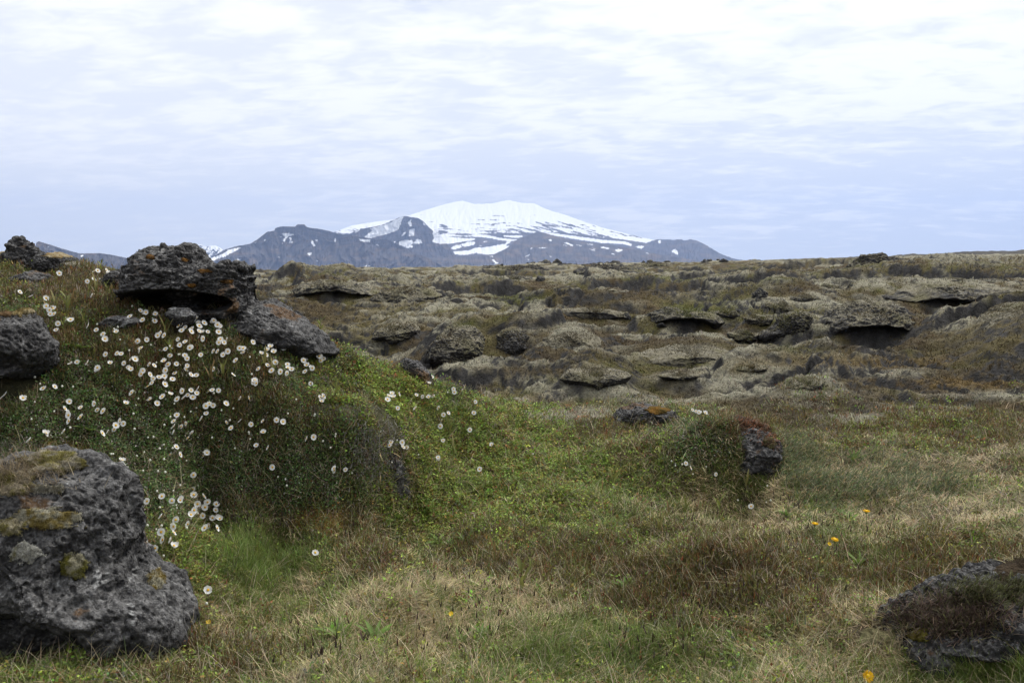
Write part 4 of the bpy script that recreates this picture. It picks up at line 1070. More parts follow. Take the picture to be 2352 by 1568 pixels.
rock('lava_rock', 'low dark lava rock at the left foot of the hollowed outcrop', 'rock', [(238, 648), (250, 632), (280, 618), (300, 622), (300, 660), (262, 662)], 7.0, .16, 187, amp=.18, flaky=.03, sub=6, lichen=.26)
rock('lava_rock', 'small lichen spotted lava rock half sunk among flowers, below the outcrop', 'rock', [(228, 742), (250, 728), (300, 726), (330, 737), (312, 756), (262, 762)], 6.0, .10, 189, amp=.14, sub=6, lichen=.62)
rock('lava_rock', 'pale lichen covered lava rock at the lip of the outcrop hollow', 'rock', [(380, 722), (392, 708), (430, 708), (452, 722), (440, 745), (400, 748)], 6.02, .07, 191, amp=.15, sub=6, lichen=.66)
bank_rock = rock('lava_rock', 'dark rock under a fringe of dead grey twigs at the end of the mossy bank', 'rock', clear=.45, outline=[(815, 1060), (835, 1010), (870, 985), (905, 1005), (930, 1050), (955, 1100), (965, 1150), (955, 1200), (890, 1220), (830, 1190), (812, 1120)], d=6.06, depth=.30, seed=195, amp=.26, box=.6, sub=7, lichen=.30, rust=-.2)
rock('lava_rock', 'dark sloping rock face showing through the rim of the grassy spur', 'rock', [(915, 835), (930, 822), (960, 832), (985, 858), (992, 885), (975, 890), (945, 865)], 7.35, .12, 197, amp=.15, sub=6, lichen=.25)
juniper_rock = rock('lava_rock', 'stubby dark rock face at the end of a hummock, rusty dead juniper trailing over it', 'boulder', [(1668, 1040), (1690, 1000), (1740, 985), (1775, 1000), (1795, 1030), (1798, 1080), (1790, 1140), (1730, 1165), (1680, 1140), (1668, 1090)], 6.89, .30, 201, amp=.28, box=.6, sub=7, lichen=.28, rust=-.05, dents=[(1700, 1085, 40, 18, .10)])
cushion(juniper_rock, 1768, 1015, 14, 14, 56, col=(.10, .09, .04), col2=(.07, .05, .03))
rk = rock('lava_rock', 'low dark rock with rust moss behind the stubby boulder, edged by pale moss', 'rock', [(1400, 965), (1425, 935), (1455, 925), (1500, 930), (1545, 940), (1555, 958), (1530, 985), (1470, 985)], 8.3, .24, 205, amp=.14, flaky=.02, sub=7, lichen=.42, rust=.12)
cushion(rk, 1512, 942, 28, 9, 57, col=(.16, .085, .02), col2=(.10, .07, .02))
cushion(rk, 1360, 950, 60, 10, 58, col=(.40, .37, .29), col2=(.28, .25, .17))
rk = rock('lava_boulder', 'dark shadowed lava boulder under purple brown heath in the near right corner', 'boulder', [(2055, 1490), (2090, 1440), (2160, 1400), (2240, 1365), (2330, 1345), (2470, 1345), (2490, 1520), (2410, 1600), (2260, 1610), (2160, 1600), (2100, 1565), (2060, 1530)], 3.42, .36, 211, amp=.26, sub=8, lichen=.10, rust=-.3, tilt=.25, dents=[(2200, 1480, 90, 40, .1), (2320, 1500, 80, 40, .1)])
corner_rock = rk
cushion(rk, 2110, 1455, 26, 16, 60, col=(.15, .13, .03), col2=(.09, .07, .02))
rk = rock('moss_hummock', 'rounded hummock of olive and grey moss at the foot of the corner boulder', 'moss hummock', [(1905, 1545), (1935, 1490), (1985, 1460), (2040, 1452), (2085, 1480), (2100, 1530), (2060, 1560), (1960, 1570)], 3.5, .12, 215, amp=.10, sub=6, lichen=0.0, rust=-.6, moss=1.2, moss_col=(.16, .145, .075))
rk.data.materials.clear(); rk.data.materials.append(M_MOSS)

# lava ledges and knobs farther out; their tops carry grey woolly moss
LEDGE_OBS = []
for i, (nm, lab, ol, d, dep, amp, dn, ms) in enumerate(LEDGES):
    LEDGE_OBS.append(rock(nm, lab, group='small lava humps' + lab[-22:] if lab.startswith('small moss') or lab.startswith('small dark lava hump') else None, cat='lava hummock' if nm == 'lava_hummock' else 'lava crag' if nm == 'lava_crag' else 'lava ledge', outline=ol, d=d, depth=dep, seed=300 + 7 * i, amp=amp * (.6 if nm != 'lava_crag' else .9), flaky=.02, dents=dn, sub=7 if i < 22 else 6, tilt=.5 if nm != 'lava_crag' else .2, under=.15 if dn else -.45,
         lichen=.22, rust=-.25, moss=ms - .18, scale=max(1.0, d / 9), moss_col=(.19, .17, .115), base=(.024, .022, .021), clear=0))

# loose rocks along the lava skyline and on the slopes: a few shapes, copied
ROCK_SHAPES = []
for i in range(6):
    v, f = ico(5)
    sd = 700 + 11 * i
    st = np.array([1.0, .75, .62 + .12 * (i % 3)])
    P = v * st * facets(v, sd, 16, .6, 1.0)[:, None]
    P = rough_up(P, v.copy(), 1.5, sd, .38, .05)
    me = np_mesh('lava_rock', P, f)
    set_cols(me, rock_colours(P, normals(me), sd, scale=3.0, lichen=.15, rust=-.3, moss=.0 if i % 2 else .2))
    me.materials.append(M_ROCK)
    ROCK_SHAPES.append(me)


def loose(px, d, wpx, label, group, sink=.35, rs=0):
    s = (px - PCX) / KF
    x = s * d
    z = float(zat(x, d)[0])
    w_ = wpx * d / KF / 2
    o = link('lava_rock', ROCK_SHAPES[rs % 6])
    o.location = (x, d, z + w_ * (.35 - sink))
    o.scale = (w_, w_ * random.uniform(.7, 1.2), w_ * random.uniform(.45, 1.15))
    o.rotation_euler = (random.uniform(-.3, .3), random.uniform(-.3, .3), random.uniform(0, 6.28))
    tag(o, label, 'rock', group)


rr = random.Random(3)
_dd = np.exp(np.linspace(math.log(45), math.log(230), 160))


def crest(px):
    """how far off the lava skyline stands at this bearing"""
    s = (px - PCX) / KF
    zz_ = lookup(GZ, np.full(160, s), np.log(_dd))
    return float(_dd[np.argmax((zz_ - CAM_Z) / _dd)])


for i in range(80):
    px = rr.choice([rr.uniform(1060, 1740)] + [rr.choice([1120, 1215, 1330, 1390, 1500, 1540, 1630, 1690]) + rr.gauss(0, 16)] * 3)
    loose(px, crest(px) * rr.choice([1.0, .99, rr.uniform(.8, 1.0), rr.uniform(.6, 1.0)]), rr.choice([5, 6, 8, 10, 12, 18, 26]), 'dark loose lava rock along the skyline below the volcano', 'loose lava rocks on the skyline', rs=i)
for i in range(45):
    px = rr.choice([rr.uniform(1880, 2352), 2010 + rr.gauss(0, 50)])
    loose(px, min(120, crest(px)) * rr.uniform(.55, 1.0), rr.choice([8, 10, 14, 18, 24]), 'dark loose lava rock scattered around the grey crag on the right skyline', 'loose lava rocks around the right crag', rs=i + 2)
for i in range(26):
    px = rr.uniform(600, 1060)
    loose(px, crest(px) * rr.uniform(.6, 1.0), rr.choice([6, 8, 10, 14]), 'small dark lava rock on the mossy field below the flat topped massif', 'small lava rocks below the massif', rs=i + 1)
for i, (px, d, wd) in enumerate([(1095, 21, 26), (1020, 36, 36), (1240, 52, 24), (1520, 22, 30), (1440, 25, 34), (1300, 24, 20), (1600, 45, 22), (1560, 48, 16), (1745, 26, 40), (1700, 24, 24), (1850, 30, 30), (1905, 31, 22), (2010, 40, 26), (2090, 42, 34), (2200, 45, 26), (2300, 40, 22), (1270, 16, 34), (1400, 15.5, 30)]):
    loose(px, d, wd, 'dark lava stone poking out of the mossy mid field slopes', 'lava stones in the mid field', .3, i)

# ---------------------------------------------------------------- ground cover: grass blades, heath shoots, leaves
pxs_, pys_ = GPX, GPY
e1x, e1y = np.diff(pxs_, axis=1)[:-1], np.diff(pys_, axis=1)[:-1]
e2x, e2y = np.diff(pxs_, axis=0)[:, :-1], np.diff(pys_, axis=0)[:, :-1]
VIEWED = -(e1x * e2y - e1y * e2x)                    # how large each patch of ground looks from the path
WORLD_A = (np.diff(GX, axis=1)[:-1] * np.diff(GY, axis=0)[:, :-1])
VIEWED = np.clip(VIEWED, 0, 60) + 0.10 * WORLD_A * (KF / GY[:-1, :-1]) ** 2 * .2
VIEWED[np.abs(SS[:-1, :-1]) > .70] *= .5


def sample(n, y0, y1, power=1.0):
    wgt = np.where((GY[:-1, :-1] >= y0) & (GY[:-1, :-1] < y1), VIEWED ** power, 0).ravel()
    cdf = np.cumsum(wgt)
    k = np.searchsorted(cdf, RNG.random(n) * cdf[-1])
    j, i = np.divmod(k, NS - 1)
    s = gs[i] + RNG.random(n) * (gs[1] - gs[0])
    q = gq[j] + RNG.random(n) * (gq[1] - gq[0])
    y = np.exp(q)
    return s * y, y, lookup(GZ, s, q), s, q


def free_of_rocks(x, y):
    ok = np.ones(len(x), bool)
    for rx, ry, a, b in ROCK_AREAS:
        near = np.abs(x - rx) < a
        ok[near] &= (((x[near] - rx) / a) ** 2 + ((y[near] - ry) / b) ** 2) > 1
    return ok


def blades(P, az, ln, wd, lean, curl, col, twist=0.6, nseg=3):
    """tapered curved strips; returns verts, tris, colours"""
    n = len(P)
    hd = np.stack([np.cos(az), np.sin(az), np.zeros(n)], -1)
    sa = az + np.pi / 2 + RNG.normal(0, twist, n)
    sd = np.stack([np.cos(sa), np.sin(sa), np.zeros(n)], -1)
    pos = P.copy()
    vs, cs_ = [], []
    for k in range(nseg + 1):
        t = k / nseg
        wk = wd * (1 - t) ** .7 if k < nseg else 0
        if k < nseg:
            vs.append(pos - sd * (wk / 2)[:, None]); vs.append(pos + sd * (wk / 2)[:, None])
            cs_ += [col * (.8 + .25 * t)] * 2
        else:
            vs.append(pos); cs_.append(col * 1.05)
        ang = lean + curl * (t + .5 / nseg)
        pos = pos + (hd * np.sin(ang)[:, None] + np.array([0, 0, 1.0]) * np.cos(ang)[:, None]) * (ln / nseg)[:, None]
    m = 2 * nseg + 1
    V = np.stack(vs, 1).reshape(-1, 3)
    C = np.stack(cs_, 1).reshape(-1, 3)
    tri = []
    for k in range(nseg - 1):
        a = 2 * k
        tri += [(a, a + 1, a + 3), (a, a + 3, a + 2)]
    tri.append((m - 3, m - 2, m - 1))
    T = (np.array(tri)[None] + (np.arange(n) * m)[:, None, None]).reshape(-1, 3)
    return V, T, C


def leaves(P, ln, wd, col, tilt=.7):
    """small pointed leaves at random attitudes"""
    n = len(P)
    az = RNG.random(n) * 2 * np.pi
    el = RNG.normal(.35, tilt, n)
    d = np.stack([np.cos(az) * np.cos(el), np.sin(az) * np.cos(el), np.sin(el)], -1)
    s = np.stack([-np.sin(az), np.cos(az), np.zeros(n)], -1) + RNG.normal(0, .35, (n, 3))
    V = np.stack([P, P + d * (ln * .5)[:, None] + s * (wd * .5)[:, None], P + d * ln[:, None], P + d * (ln * .5)[:, None] - s * (wd * .5)[:, None]], 1).reshape(-1, 3)
    C = np.repeat(col, 4, 0)
    F = (np.array([0, 1, 2, 3])[None] + (np.arange(n) * 4)[:, None])
    return V, F, C


def jitter(base, n, amt=.22, hue=.12):
    b = np.asarray(base, float)
    return b * np.exp(RNG.normal(0, amt, (n, 1))) * np.exp(RNG.normal(0, hue, (n, 3)))


def stuff(name, label, parts, cat):
    vo, V, F, C = 0, [], [], []
    for v, f, c in parts:
        V.append(v); F.append(f + vo); C.append(c); vo += len(v)
    o = link(name, np_mesh(name, np.concatenate(V), np.concatenate(F), np.concatenate(C), False), M_LEAF)
    return tag(o, label, cat, kind='stuff')


NEAR = 13.0
x, y, z, s, q = sample(520000, 2.4, NEAR)
keep = free_of_rocks(x, y) & (lookup(GL, s, q) < RNG.random(len(x)) * .9 + .08)
x, y, z, s, q = (a[keep] for a in (x, y, z, s, q))
ppx, ppy = proj(x, y, z)
W = cover(ppx, ppy, x, y)
cum = np.cumsum(W, 0)
kind = (RNG.random(len(x))[None] > cum).sum(0).clip(0, len(KINDS) - 1)
P0 = np.stack([x, y, z - .006], -1)
dk = np.maximum(1.0, y / 5.0)
flow = 2.2 * fbm2(x / .45, y / .45, 2, 120) + .6 + 1.3 * pn2(x / 2.2, y / 2.2, 123)
mound = sst(.28, .75, z) * (s < .05)



def clumps(g, per, spread, share=1.0):
    """indices and ground points of `per` shoots round each of the chosen centres"""
    g = g[RNG.random(len(g)) < share]
    k = np.repeat(np.arange(len(g)), per)
    gg = g[k]
    xx = x[gg] + RNG.normal(0, 1, len(gg)) * spread * dk[gg] ** .5
    yy = y[gg] + RNG.normal(0, 1, len(gg)) * spread * dk[gg] ** .5
    zz_ = lookup(GZ, xx / yy, np.log(yy))
    return gg, k, np.stack([xx, yy, zz_ - .006], -1)


def per_clump(k, base, amt=.30, hue=.08):
    n_ = int(k.max()) + 1
    return jitter(base, n_, amt, hue)[k]


tall = blobs(ppx, ppy, [(600, 1280, 110, 60, 1.0), (2270, 1555, 130, 40, 1.0), (1330, 1500, 250, 60, .35), (1000, 960, 120, 50, .4)])
g, k, P = clumps(np.nonzero(kind == KINDS.index('straw'))[0], 6, .018, .30)
n = len(g)
az = flow[g] * 1.8 + RNG.normal(0, .9, int(k.max()) + 1)[k] + RNG.normal(0, .35, n)
c = per_clump(k, (.47, .385, .212), .28, .06) * np.exp(RNG.normal(0, .22, (n, 1)))
c = np.where((RNG.random(int(k.max()) + 1) < .16)[k][:, None], c * np.array([.72, .66, .62]), c)
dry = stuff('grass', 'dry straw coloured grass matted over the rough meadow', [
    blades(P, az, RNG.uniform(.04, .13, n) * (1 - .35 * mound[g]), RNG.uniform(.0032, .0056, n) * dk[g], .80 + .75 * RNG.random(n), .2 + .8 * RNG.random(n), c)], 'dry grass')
g, k, P = clumps(np.nonzero(kind == KINDS.index('green'))[0], 6, .016, .33)
n = len(g)
az = RNG.random(int(k.max()) + 1)[k] * 6.28 + RNG.normal(0, .7, n)
c = per_clump(k, (.165, .215, .052), .28, .10) * np.exp(RNG.normal(0, .2, (n, 1)))
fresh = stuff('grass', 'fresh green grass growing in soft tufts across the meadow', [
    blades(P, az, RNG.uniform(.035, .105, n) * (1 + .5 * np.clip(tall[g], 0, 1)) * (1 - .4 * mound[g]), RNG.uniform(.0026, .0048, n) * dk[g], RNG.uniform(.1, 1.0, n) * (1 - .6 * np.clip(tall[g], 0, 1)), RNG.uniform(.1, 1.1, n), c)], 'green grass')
g = np.nonzero(RNG.random(len(x)) < .10 * (1 - .75 * mound))[0]
n = len(g)
mix_c = np.where(RNG.random((n, 1)) < .62, jitter((.46, .38, .25), n, .3, .06), jitter((.17, .20, .07), n, .3, .1))
stray = stuff('grass', 'thin stray grass stalks standing between the heath plants', [
    blades(P0[g] + np.array([0, 0, .012]), RNG.random(n) * 6.28, RNG.uniform(.06, .20, n) * (1 - .35 * mound[g]), RNG.uniform(.0020, .0034, n) * dk[g], RNG.uniform(.2, 1.3, n), RNG.uniform(.1, 1.2, n), mix_c)], 'grass')

hump = lambda gi, sc_, seed: np.clip(.5 + .8 * pn2(x[gi] / sc_, y[gi] / sc_, seed), 0, 1.2)
g, k, P = clumps(np.nonzero(kind == KINDS.index('avens'))[0], 7, .013, .42)
n = len(g)
P = P + np.stack([np.zeros(n), np.zeros(n), RNG.random(n) * (.02 + .05 * hump(g, .14, 131))], -1)
r = RNG.random(int(k.max()) + 1)[k][:, None]
c = np.where(r < .13, per_clump(k, (.23, .215, .18), .3, .05), np.where(r < .32, per_clump(k, (.115, .075, .042), .3, .1), per_clump(k, (.105, .160, .050), .34, .14))) * np.exp(RNG.normal(0, .25, (n, 1)))
avens_leaves = stuff('foliage', 'dark green mat of small mountain avens leaves on the mound', [leaves(P, RNG.uniform(.010, .020, n) * dk[g] ** .6, RNG.uniform(.005, .010, n) * dk[g] ** .6, c)], 'avens leaves')

g, k, P = clumps(np.nonzero(kind == KINDS.index('heath'))[0], 8, .016, .40)
n = len(g)
lift = (.02 + .07 * hump(g, .2, 133)) * (.6 + .6 * RNG.random(int(k.max()) + 1)[k])
P = P + np.stack([np.zeros(n), np.zeros(n), RNG.random(n) * lift], -1)
r = RNG.random(int(k.max()) + 1)[k][:, None]; tone = .5 + .6 * pn2(x[g] / .25, y[g] / .25, 135)[:, None]
c = np.where(r < .34 + .22 * tone, per_clump(k, (.140, .132, .038), .34, .12), np.where(r < .84, per_clump(k, (.150, .105, .046), .34, .12), np.where(r < .93, per_clump(k, (.26, .22, .17), .3, .05), per_clump(k, (.19, .075, .034), .3, .1)))) * np.exp(RNG.normal(0, .28, (n, 1)))
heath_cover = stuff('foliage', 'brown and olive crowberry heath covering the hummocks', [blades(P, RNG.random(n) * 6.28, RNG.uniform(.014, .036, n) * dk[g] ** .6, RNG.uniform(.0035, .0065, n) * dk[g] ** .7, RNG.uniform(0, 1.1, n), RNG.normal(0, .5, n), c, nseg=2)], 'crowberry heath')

g, k, P = clumps(np.nonzero(kind == KINDS.index('herb'))[0], 8, .016, .40)
n = len(g)
P = P + np.stack([np.zeros(n), np.zeros(n), RNG.random(n) * (.02 + .06 * hump(g, .13, 137)) * (.5 + .8 * RNG.random(int(k.max()) + 1)[k])], -1)
r = RNG.random(int(k.max()) + 1)[k][:, None]
c = np.where(r < .78, per_clump(k, (.185, .240, .040), .32, .12), np.where(r < .92, per_clump(k, (.22, .165, .042), .3, .1), per_clump(k, (.22, .10, .04), .3, .1))) * np.exp(RNG.normal(0, .22, (n, 1)))
herb_cover = stuff('foliage', 'small yellow green bilberry leaves creeping over the grassy spur', [leaves(P, RNG.uniform(.011, .023, n) * dk[g] ** .6, RNG.uniform(.007, .013, n) * dk[g] ** .6, c, .5)], 'bilberry leaves')

g = np.nonzero(kind == KINDS.index('juniper'))[0]
g = np.repeat(g, 3); n = len(g)
P = P0[g] + np.stack([RNG.normal(0, .025, n), RNG.normal(0, .025, n), RNG.random(n) * .09], -1)
c = np.where(RNG.random((n, 1)) < .78, jitter((.075, .098, .030), n, .4, .12), jitter((.24, .19, .075), n, .3, .1))
V_, T_, C_ = blades(P, .3 + RNG.normal(0, .7, n), RNG.uniform(.03, .07, n), RNG.uniform(.004, .008, n), RNG.uniform(.7, 1.5, n), RNG.normal(0, .3, n), c, nseg=2)
o = link('juniper_shrub', np_mesh('juniper_shrub', V_, T_, C_, False), M_LEAF)
tag(o, 'low creeping dark green juniper shrub spreading beside the stubby boulder', 'shrub')

g, k, P = clumps(np.nonzero((kind == KINDS.index('ochre')) | (kind == KINDS.index('pale')))[0], 6, .012, .7)
n = len(g)
oc = (kind[g] == KINDS.index('ochre'))[:, None]
c = np.where(oc, per_clump(k, (.31, .215, .065), .28, .10), per_clump(k, (.43, .40, .30), .22, .05)) * np.exp(RNG.normal(0, .25, (n, 1)))
moss_cover = stuff('vegetation', 'ochre and pale grey moss tips in the meadow', [blades(P + np.array([0, 0, .008]), RNG.random(n) * 6.28, RNG.uniform(.008, .022, n) * dk[g] ** .5, RNG.uniform(.0035, .006, n) * dk[g] ** .8, RNG.uniform(0, 1.0, n), RNG.normal(0, .5, n), c, nseg=2)], 'moss')

# tall fringe where turf meets the near rocks
parts = []
for rx_, ry_, ra_, rb_ in ROCK_AREAS:
    if ry_ > 9.5:
        continue
    m = int(520 * min(1.0, ra_ / .35) * (5 / ry_) ** .5) + 60
    th_ = RNG.uniform(math.pi * .95, math.pi * 2.05, m)
    ex_ = RNG.uniform(1.0, 1.25, m)
    fx_, fy_ = rx_ + np.cos(th_) * ra_ * ex_ * 1.06, ry_ + np.sin(th_) * rb_ * ex_ * 1.08
    fz_ = lookup(GZ, fx_ / fy_, np.log(fy_))
    up_ = fz_ > .8
    parts.append(blades(np.stack([fx_, fy_, fz_ - .006], -1), RNG.random(m) * 6.28, RNG.uniform(.05, .15, m) * np.where(up_, .6, 1.0), RNG.uniform(.002, .004, m), RNG.uniform(.05, .9, m), RNG.uniform(.1, 1.1, m),
                        np.where(RNG.random((m, 1)) < .5, jitter((.43, .35, .22), m, .3, .06), np.where(RNG.random((m, 1)) < .5, jitter((.15, .18, .06), m, .3, .1), jitter((.13, .09, .045), m, .3, .1)))))
stuff('grass', 'longer grass fringing the feet of the near rocks', parts, 'grass')

# dark seed heads on thin stalks
sx = np.array([(1640, 1420), (1700, 1400), (600, 1215), (660, 1230), (1050, 1480), (1500, 1540), (760, 1540), (1150, 1400), (1750, 1180), (1600, 1200), (1900, 1260), (640, 1260)])
parts = []
for cx_, cy_ in sx:
    m = 26
    hx = [hit(cx_ + RNG.normal(0, 70), min(1560, cy_ + RNG.normal(0, 30))) for _ in range(m)]
    B = np.array(hx)
    ln = RNG.uniform(.09, .17, m)
    az, le, cu = RNG.random(m) * 6.28, RNG.uniform(.0, .35, m), RNG.uniform(0, .35, m)
    parts.append(blades(B, az, ln, np.full(m, .0022), le, cu, jitter((.17, .16, .07), m), nseg=3))
    tip = B.copy()
    hd = np.stack([np.cos(az), np.sin(az), np.zeros(m)], -1)
    for k in range(3):
        a_ = le + cu * (k / 3 + .5 / 3)
        tip = tip + (hd * np.sin(a_)[:, None] + np.array([0, 0, 1.]) * np.cos(a_)[:, None]) * (ln / 3)[:, None]
    for tw in (0, 1.57):
        v1, t1, c1 = blades(tip - np.array([0, 0, .012]), az + tw, np.full(m, .036), np.full(m, .0075), le + cu, cu * 0, jitter((.055, .035, .025), m), 0.1)
        parts.append((v1, t1, c1))
stuff('grass', 'grass stalks with dark brown seed heads in the meadow', parts, 'seed grass')

# tufts out on the lava field
x, y, z, s, q = sample(520000, 7.5, 75.0, .92)
gl_ = lookup(GL, s, q)
keep = free_of_rocks(x, y) & (gl_ > RNG.random(len(x)) * .5)
keep &= lookup(SLOPE, s, q) < .42 + .4 * RNG.random(len(x))
x, y, z, s, q = (a[keep] for a in (x, y, z, s, q))
gc3 = gcol.reshape(NQ, NS, 3)
j_, i_ = np.round((q - Q0) / (Q1 - Q0) * (NQ - 1)).astype(int), np.round((s - S0) / (S1 - S0) * (NS - 1)).astype(int)
c = gc3[j_, i_]
n = len(x)
pale = c.mean(1) > .24
c = c * np.exp(RNG.normal(.02, 1, (n, 1)) * np.where(pale, .24, .42)[:, None]) * np.exp(RNG.normal(0, .06, (n, 3)))
h = np.where(pale, .014, .028) * (y / 12) ** .45 * np.exp(RNG.normal(0, .45, n))
V_, T_, C_ = blades(np.stack([x, y, z - .004], -1), RNG.random(n) * 6.28, h, np.where(pale, .0010, .0009) * y * np.exp(RNG.normal(0, .4, n)), RNG.uniform(.1, 1.3, n), RNG.uniform(0, .8, n), c, nseg=2)
stuff('vegetation', 'short heath, dry grass and woolly moss tufts over the lava field', [(V_, T_, C_)], 'heath')

# twigs and needles that hang on rocks
def fuzz(o, name, cx_, cy_, rx, ry, n, cols, ln, wd, droop=.8, label=None):
    B = []
    for _ in range(n):
        co, no = surface_at2(o, cx_ + random.gauss(0, rx), cy_ + random.gauss(0, ry))
        if co is not None:
            B.append(np.array(co) + np.array(no) * .004)
    if not B:
        return
    B = np.array(B); m = len(B)
    cc = np.array(cols)[RNG.integers(0, len(cols), m)] * np.exp(RNG.normal(0, .3, (m, 1)))
    v1, t1, c1 = blades(B, RNG.normal(-1.2, 1.3, m), RNG.uniform(ln * .5, ln, m), RNG.uniform(wd * .6, wd, m), RNG.uniform(.3, 1.3, m), RNG.uniform(0, droop, m), cc, nseg=2)
    k = link(name, np_mesh(name, v1, t1, c1, False), M_LEAF, o)
    if label: k['label'] = label
    return k


def surface_at2(o, px, py):
    x_, z_ = unproj(px, py, 1.0)
    dr = Vector((float(x_), 1.0, float(z_) - CAM_Z)).normalized()
    ok, co, no, _i = o.ray_cast(Vector((0, 0, CAM_Z)) - o.location, dr)
    return (co, no) if ok else (None, None)


bpy.context.view_layer.update()


def on_top(px, py):
    """ground or rock, whichever the sight line meets first"""
    gx_, gy_, gz_ = hit(px, py)
    best = (gy_, np.array([gx_, gy_, gz_]))
    for o_ in (juniper_rock,):
        co, no = surface_at2(o_, px, py)
        if co is not None and (co + o_.location).y < best[0]:
            best = ((co + o_.location).y, np.array(co + o_.location))
    return best[1]


B = np.array([on_top(1735 + random.gauss(0, 36) + k_ * 30, 972 + random.gauss(0, 9) + abs(k_) * 26) for k_ in (random.choice([0, 0, 0, 1, 1.6]) for _ in range(650))])
m = len(B)
cc = np.array([(.24, .095, .045), (.18, .07, .035), (.27, .13, .065), (.10, .06, .03)])[RNG.integers(0, 4, m)] * np.exp(RNG.normal(0, .3, (m, 1)))
dj = link('dead_juniper_shrub', np_mesh('dead_juniper_shrub', *blades(B, RNG.normal(-.6, 1.0, m), RNG.uniform(.03, .08, m), RNG.uniform(.006, .012, m), RNG.uniform(.4, 1.5, m), RNG.uniform(0, .8, m), cc, nseg=2)[:3], False), M_LEAF)
tag(dj, 'rusty orange dead juniper sprays trailing over the top of the stubby rock', 'shrub')
for lo, (nm_, lab_, ol_, d_, *_r) in zip(LEDGE_OBS, LEDGES):
    vv = np.empty(len(lo.data.vertices) * 3, np.float32); lo.data.vertices.foreach_get('co', vv); vv = vv.reshape(-1, 3).astype(float)
    nn = normals(lo.data)
    kk = np.nonzero((nn[:, 2] > .30) & (nn[:, 1] < .6))[0]
    wide = np.ptp(vv[:, 0])
    m_ = int(min(5000, 5.0 * (max(p[0] for p in ol_) - min(p[0] for p in ol_)) * 6))
    kk = RNG.choice(kk, m_)
    wp = vv[kk] + np.array(lo.location)
    tx_, ty_ = wp[:, 0], wp[:, 1]
    qx_, qy_ = proj(tx_, ty_, wp[:, 2])
    cc = lava_colour(qx_, qy_, tx_, ty_, np.full(m_, .06), np.zeros(m_), 0) * np.exp(RNG.normal(.05, .4, (m_, 1)))
    keep_ = (fbm2(tx_ / (d_ * .02), ty_ / (d_ * .02), 2, 150) > -.45)
    v1, t1, c1 = blades(vv[kk][keep_] - np.array([0, 0, .004]), RNG.random(keep_.sum()) * 6.28, RNG.uniform(.5, 1.5, keep_.sum()) * .022 * (d_ / 12) ** .5, .0010 * d_ * RNG.uniform(.6, 1.5, keep_.sum()), RNG.uniform(.1, 1.3, keep_.sum()), RNG.uniform(0, .8, keep_.sum()), cc[keep_], nseg=2)
    link('moss', np_mesh('moss', v1, t1, c1, False), M_LEAF, lo)
fuzz(corner_rock, 'heath_twigs', 2165, 1415, 70, 24, 5000, [(.13, .09, .08), (.09, .06, .05), (.17, .12, .08), (.12, .12, .05)], .06, .006, label='purple brown heath twigs')
fuzz(corner_rock, 'heath_twigs', 2290, 1360, 70, 16, 3500, [(.08, .08, .03), (.06, .05, .03), (.11, .12, .04)], .05, .005)
fuzz(bank_rock, 'dead_twigs', 895, 1110, 34, 16, 900, [(.20, .19, .17), (.14, .13, .12), (.26, .25, .22), (.07, .08, .04)], .05, .006, label='dead grey twigs')
B = np.array([hit(872 + random.gauss(0, 34), 1050 + random.gauss(0, 40)) for _ in range(2600)])
m = len(B)
cc = np.array([(.22, .21, .19), (.16, .15, .135), (.28, .27, .24), (.10, .10, .05), (.14, .09, .06)])[RNG.integers(0, 5, m)] * np.exp(RNG.normal(0, .3, (m, 1)))
ds = link('dead_shrub', np_mesh('dead_shrub', *blades(B + RNG.random((m, 1)) * np.array([[0, -.03, .04]]), RNG.random(m) * 6.28, RNG.uniform(.02, .06, m), RNG.uniform(.004, .008, m), RNG.uniform(.3, 1.6, m), RNG.normal(0, .6, m), cc, nseg=2)[:3], False), M_LEAF)
tag(ds, 'grey dead twiggy shrub draped over the right end of the dark bank', 'shrub')
fuzz(edge, 'heath_twigs', 30, 712, 45, 10, 700, [(.10, .06, .03), (.07, .06, .02)], .04, .005)
for m_ in list(boulder.children):
    if m_.name.startswith('moss_cushion'):
        vv = np.empty(len(m_.data.vertices) * 3, np.float32); m_.data.vertices.foreach_get('co', vv); vv = vv.reshape(-1, 3)
        nn = normals(m_.data)
        cl_ = np.empty(len(vv) * 4, np.float32); m_.data.color_attributes['tint'].data.foreach_get('color', cl_); cl_ = cl_.reshape(-1, 4)[:, :3]
        kk = RNG.choice(len(vv), 1500)
        v1, t1, c1 = blades(vv[kk].astype(float), np.arctan2(nn[kk, 1], nn[kk, 0]), RNG.uniform(.004, .012, 1500), np.full(1500, .0028), np.arccos(np.clip(nn[kk, 2], -1, 1)) + RNG.normal(0, .4, 1500), np.zeros(1500), cl_[kk] * np.exp(RNG.normal(.1, .3, (1500, 1))), nseg=2)
        link('moss_tips', np_mesh('moss_tips', v1, t1, c1, False), M_LEAF, m_)
fuzz(boulder, 'grass_blades', 30, 1085, 60, 22, 900, [(.34, .28, .18), (.28, .22, .14)], .09, .004)

# ---------------------------------------------------------------- flowers
def tube(pts, r0, r1, k=5):
    pts = np.array(pts, float)
    V, F = [], []
    for i, p in enumerate(pts):
        r = r0 + (r1 - r0) * i / (len(pts) - 1)
        for a in range(k):
            V.append(p + r * np.array([math.cos(2 * math.pi * a / k), math.sin(2 * math.pi * a / k), 0]))
    for i in range(len(pts) - 1):
        for a in range(k):
            b = (a + 1) % k
            F.append((i * k + a, i * k + b, (i + 1) * k + b, (i + 1) * k + a))
    return np.array(V), np.array(F)


def frame(nrm):
    n_ = Vector(nrm).normalized()
    u = n_.cross(Vector((0.3, 0.2, 1))).normalized()
    return np.array(u), np.array(n_.cross(u)), np.array(n_)


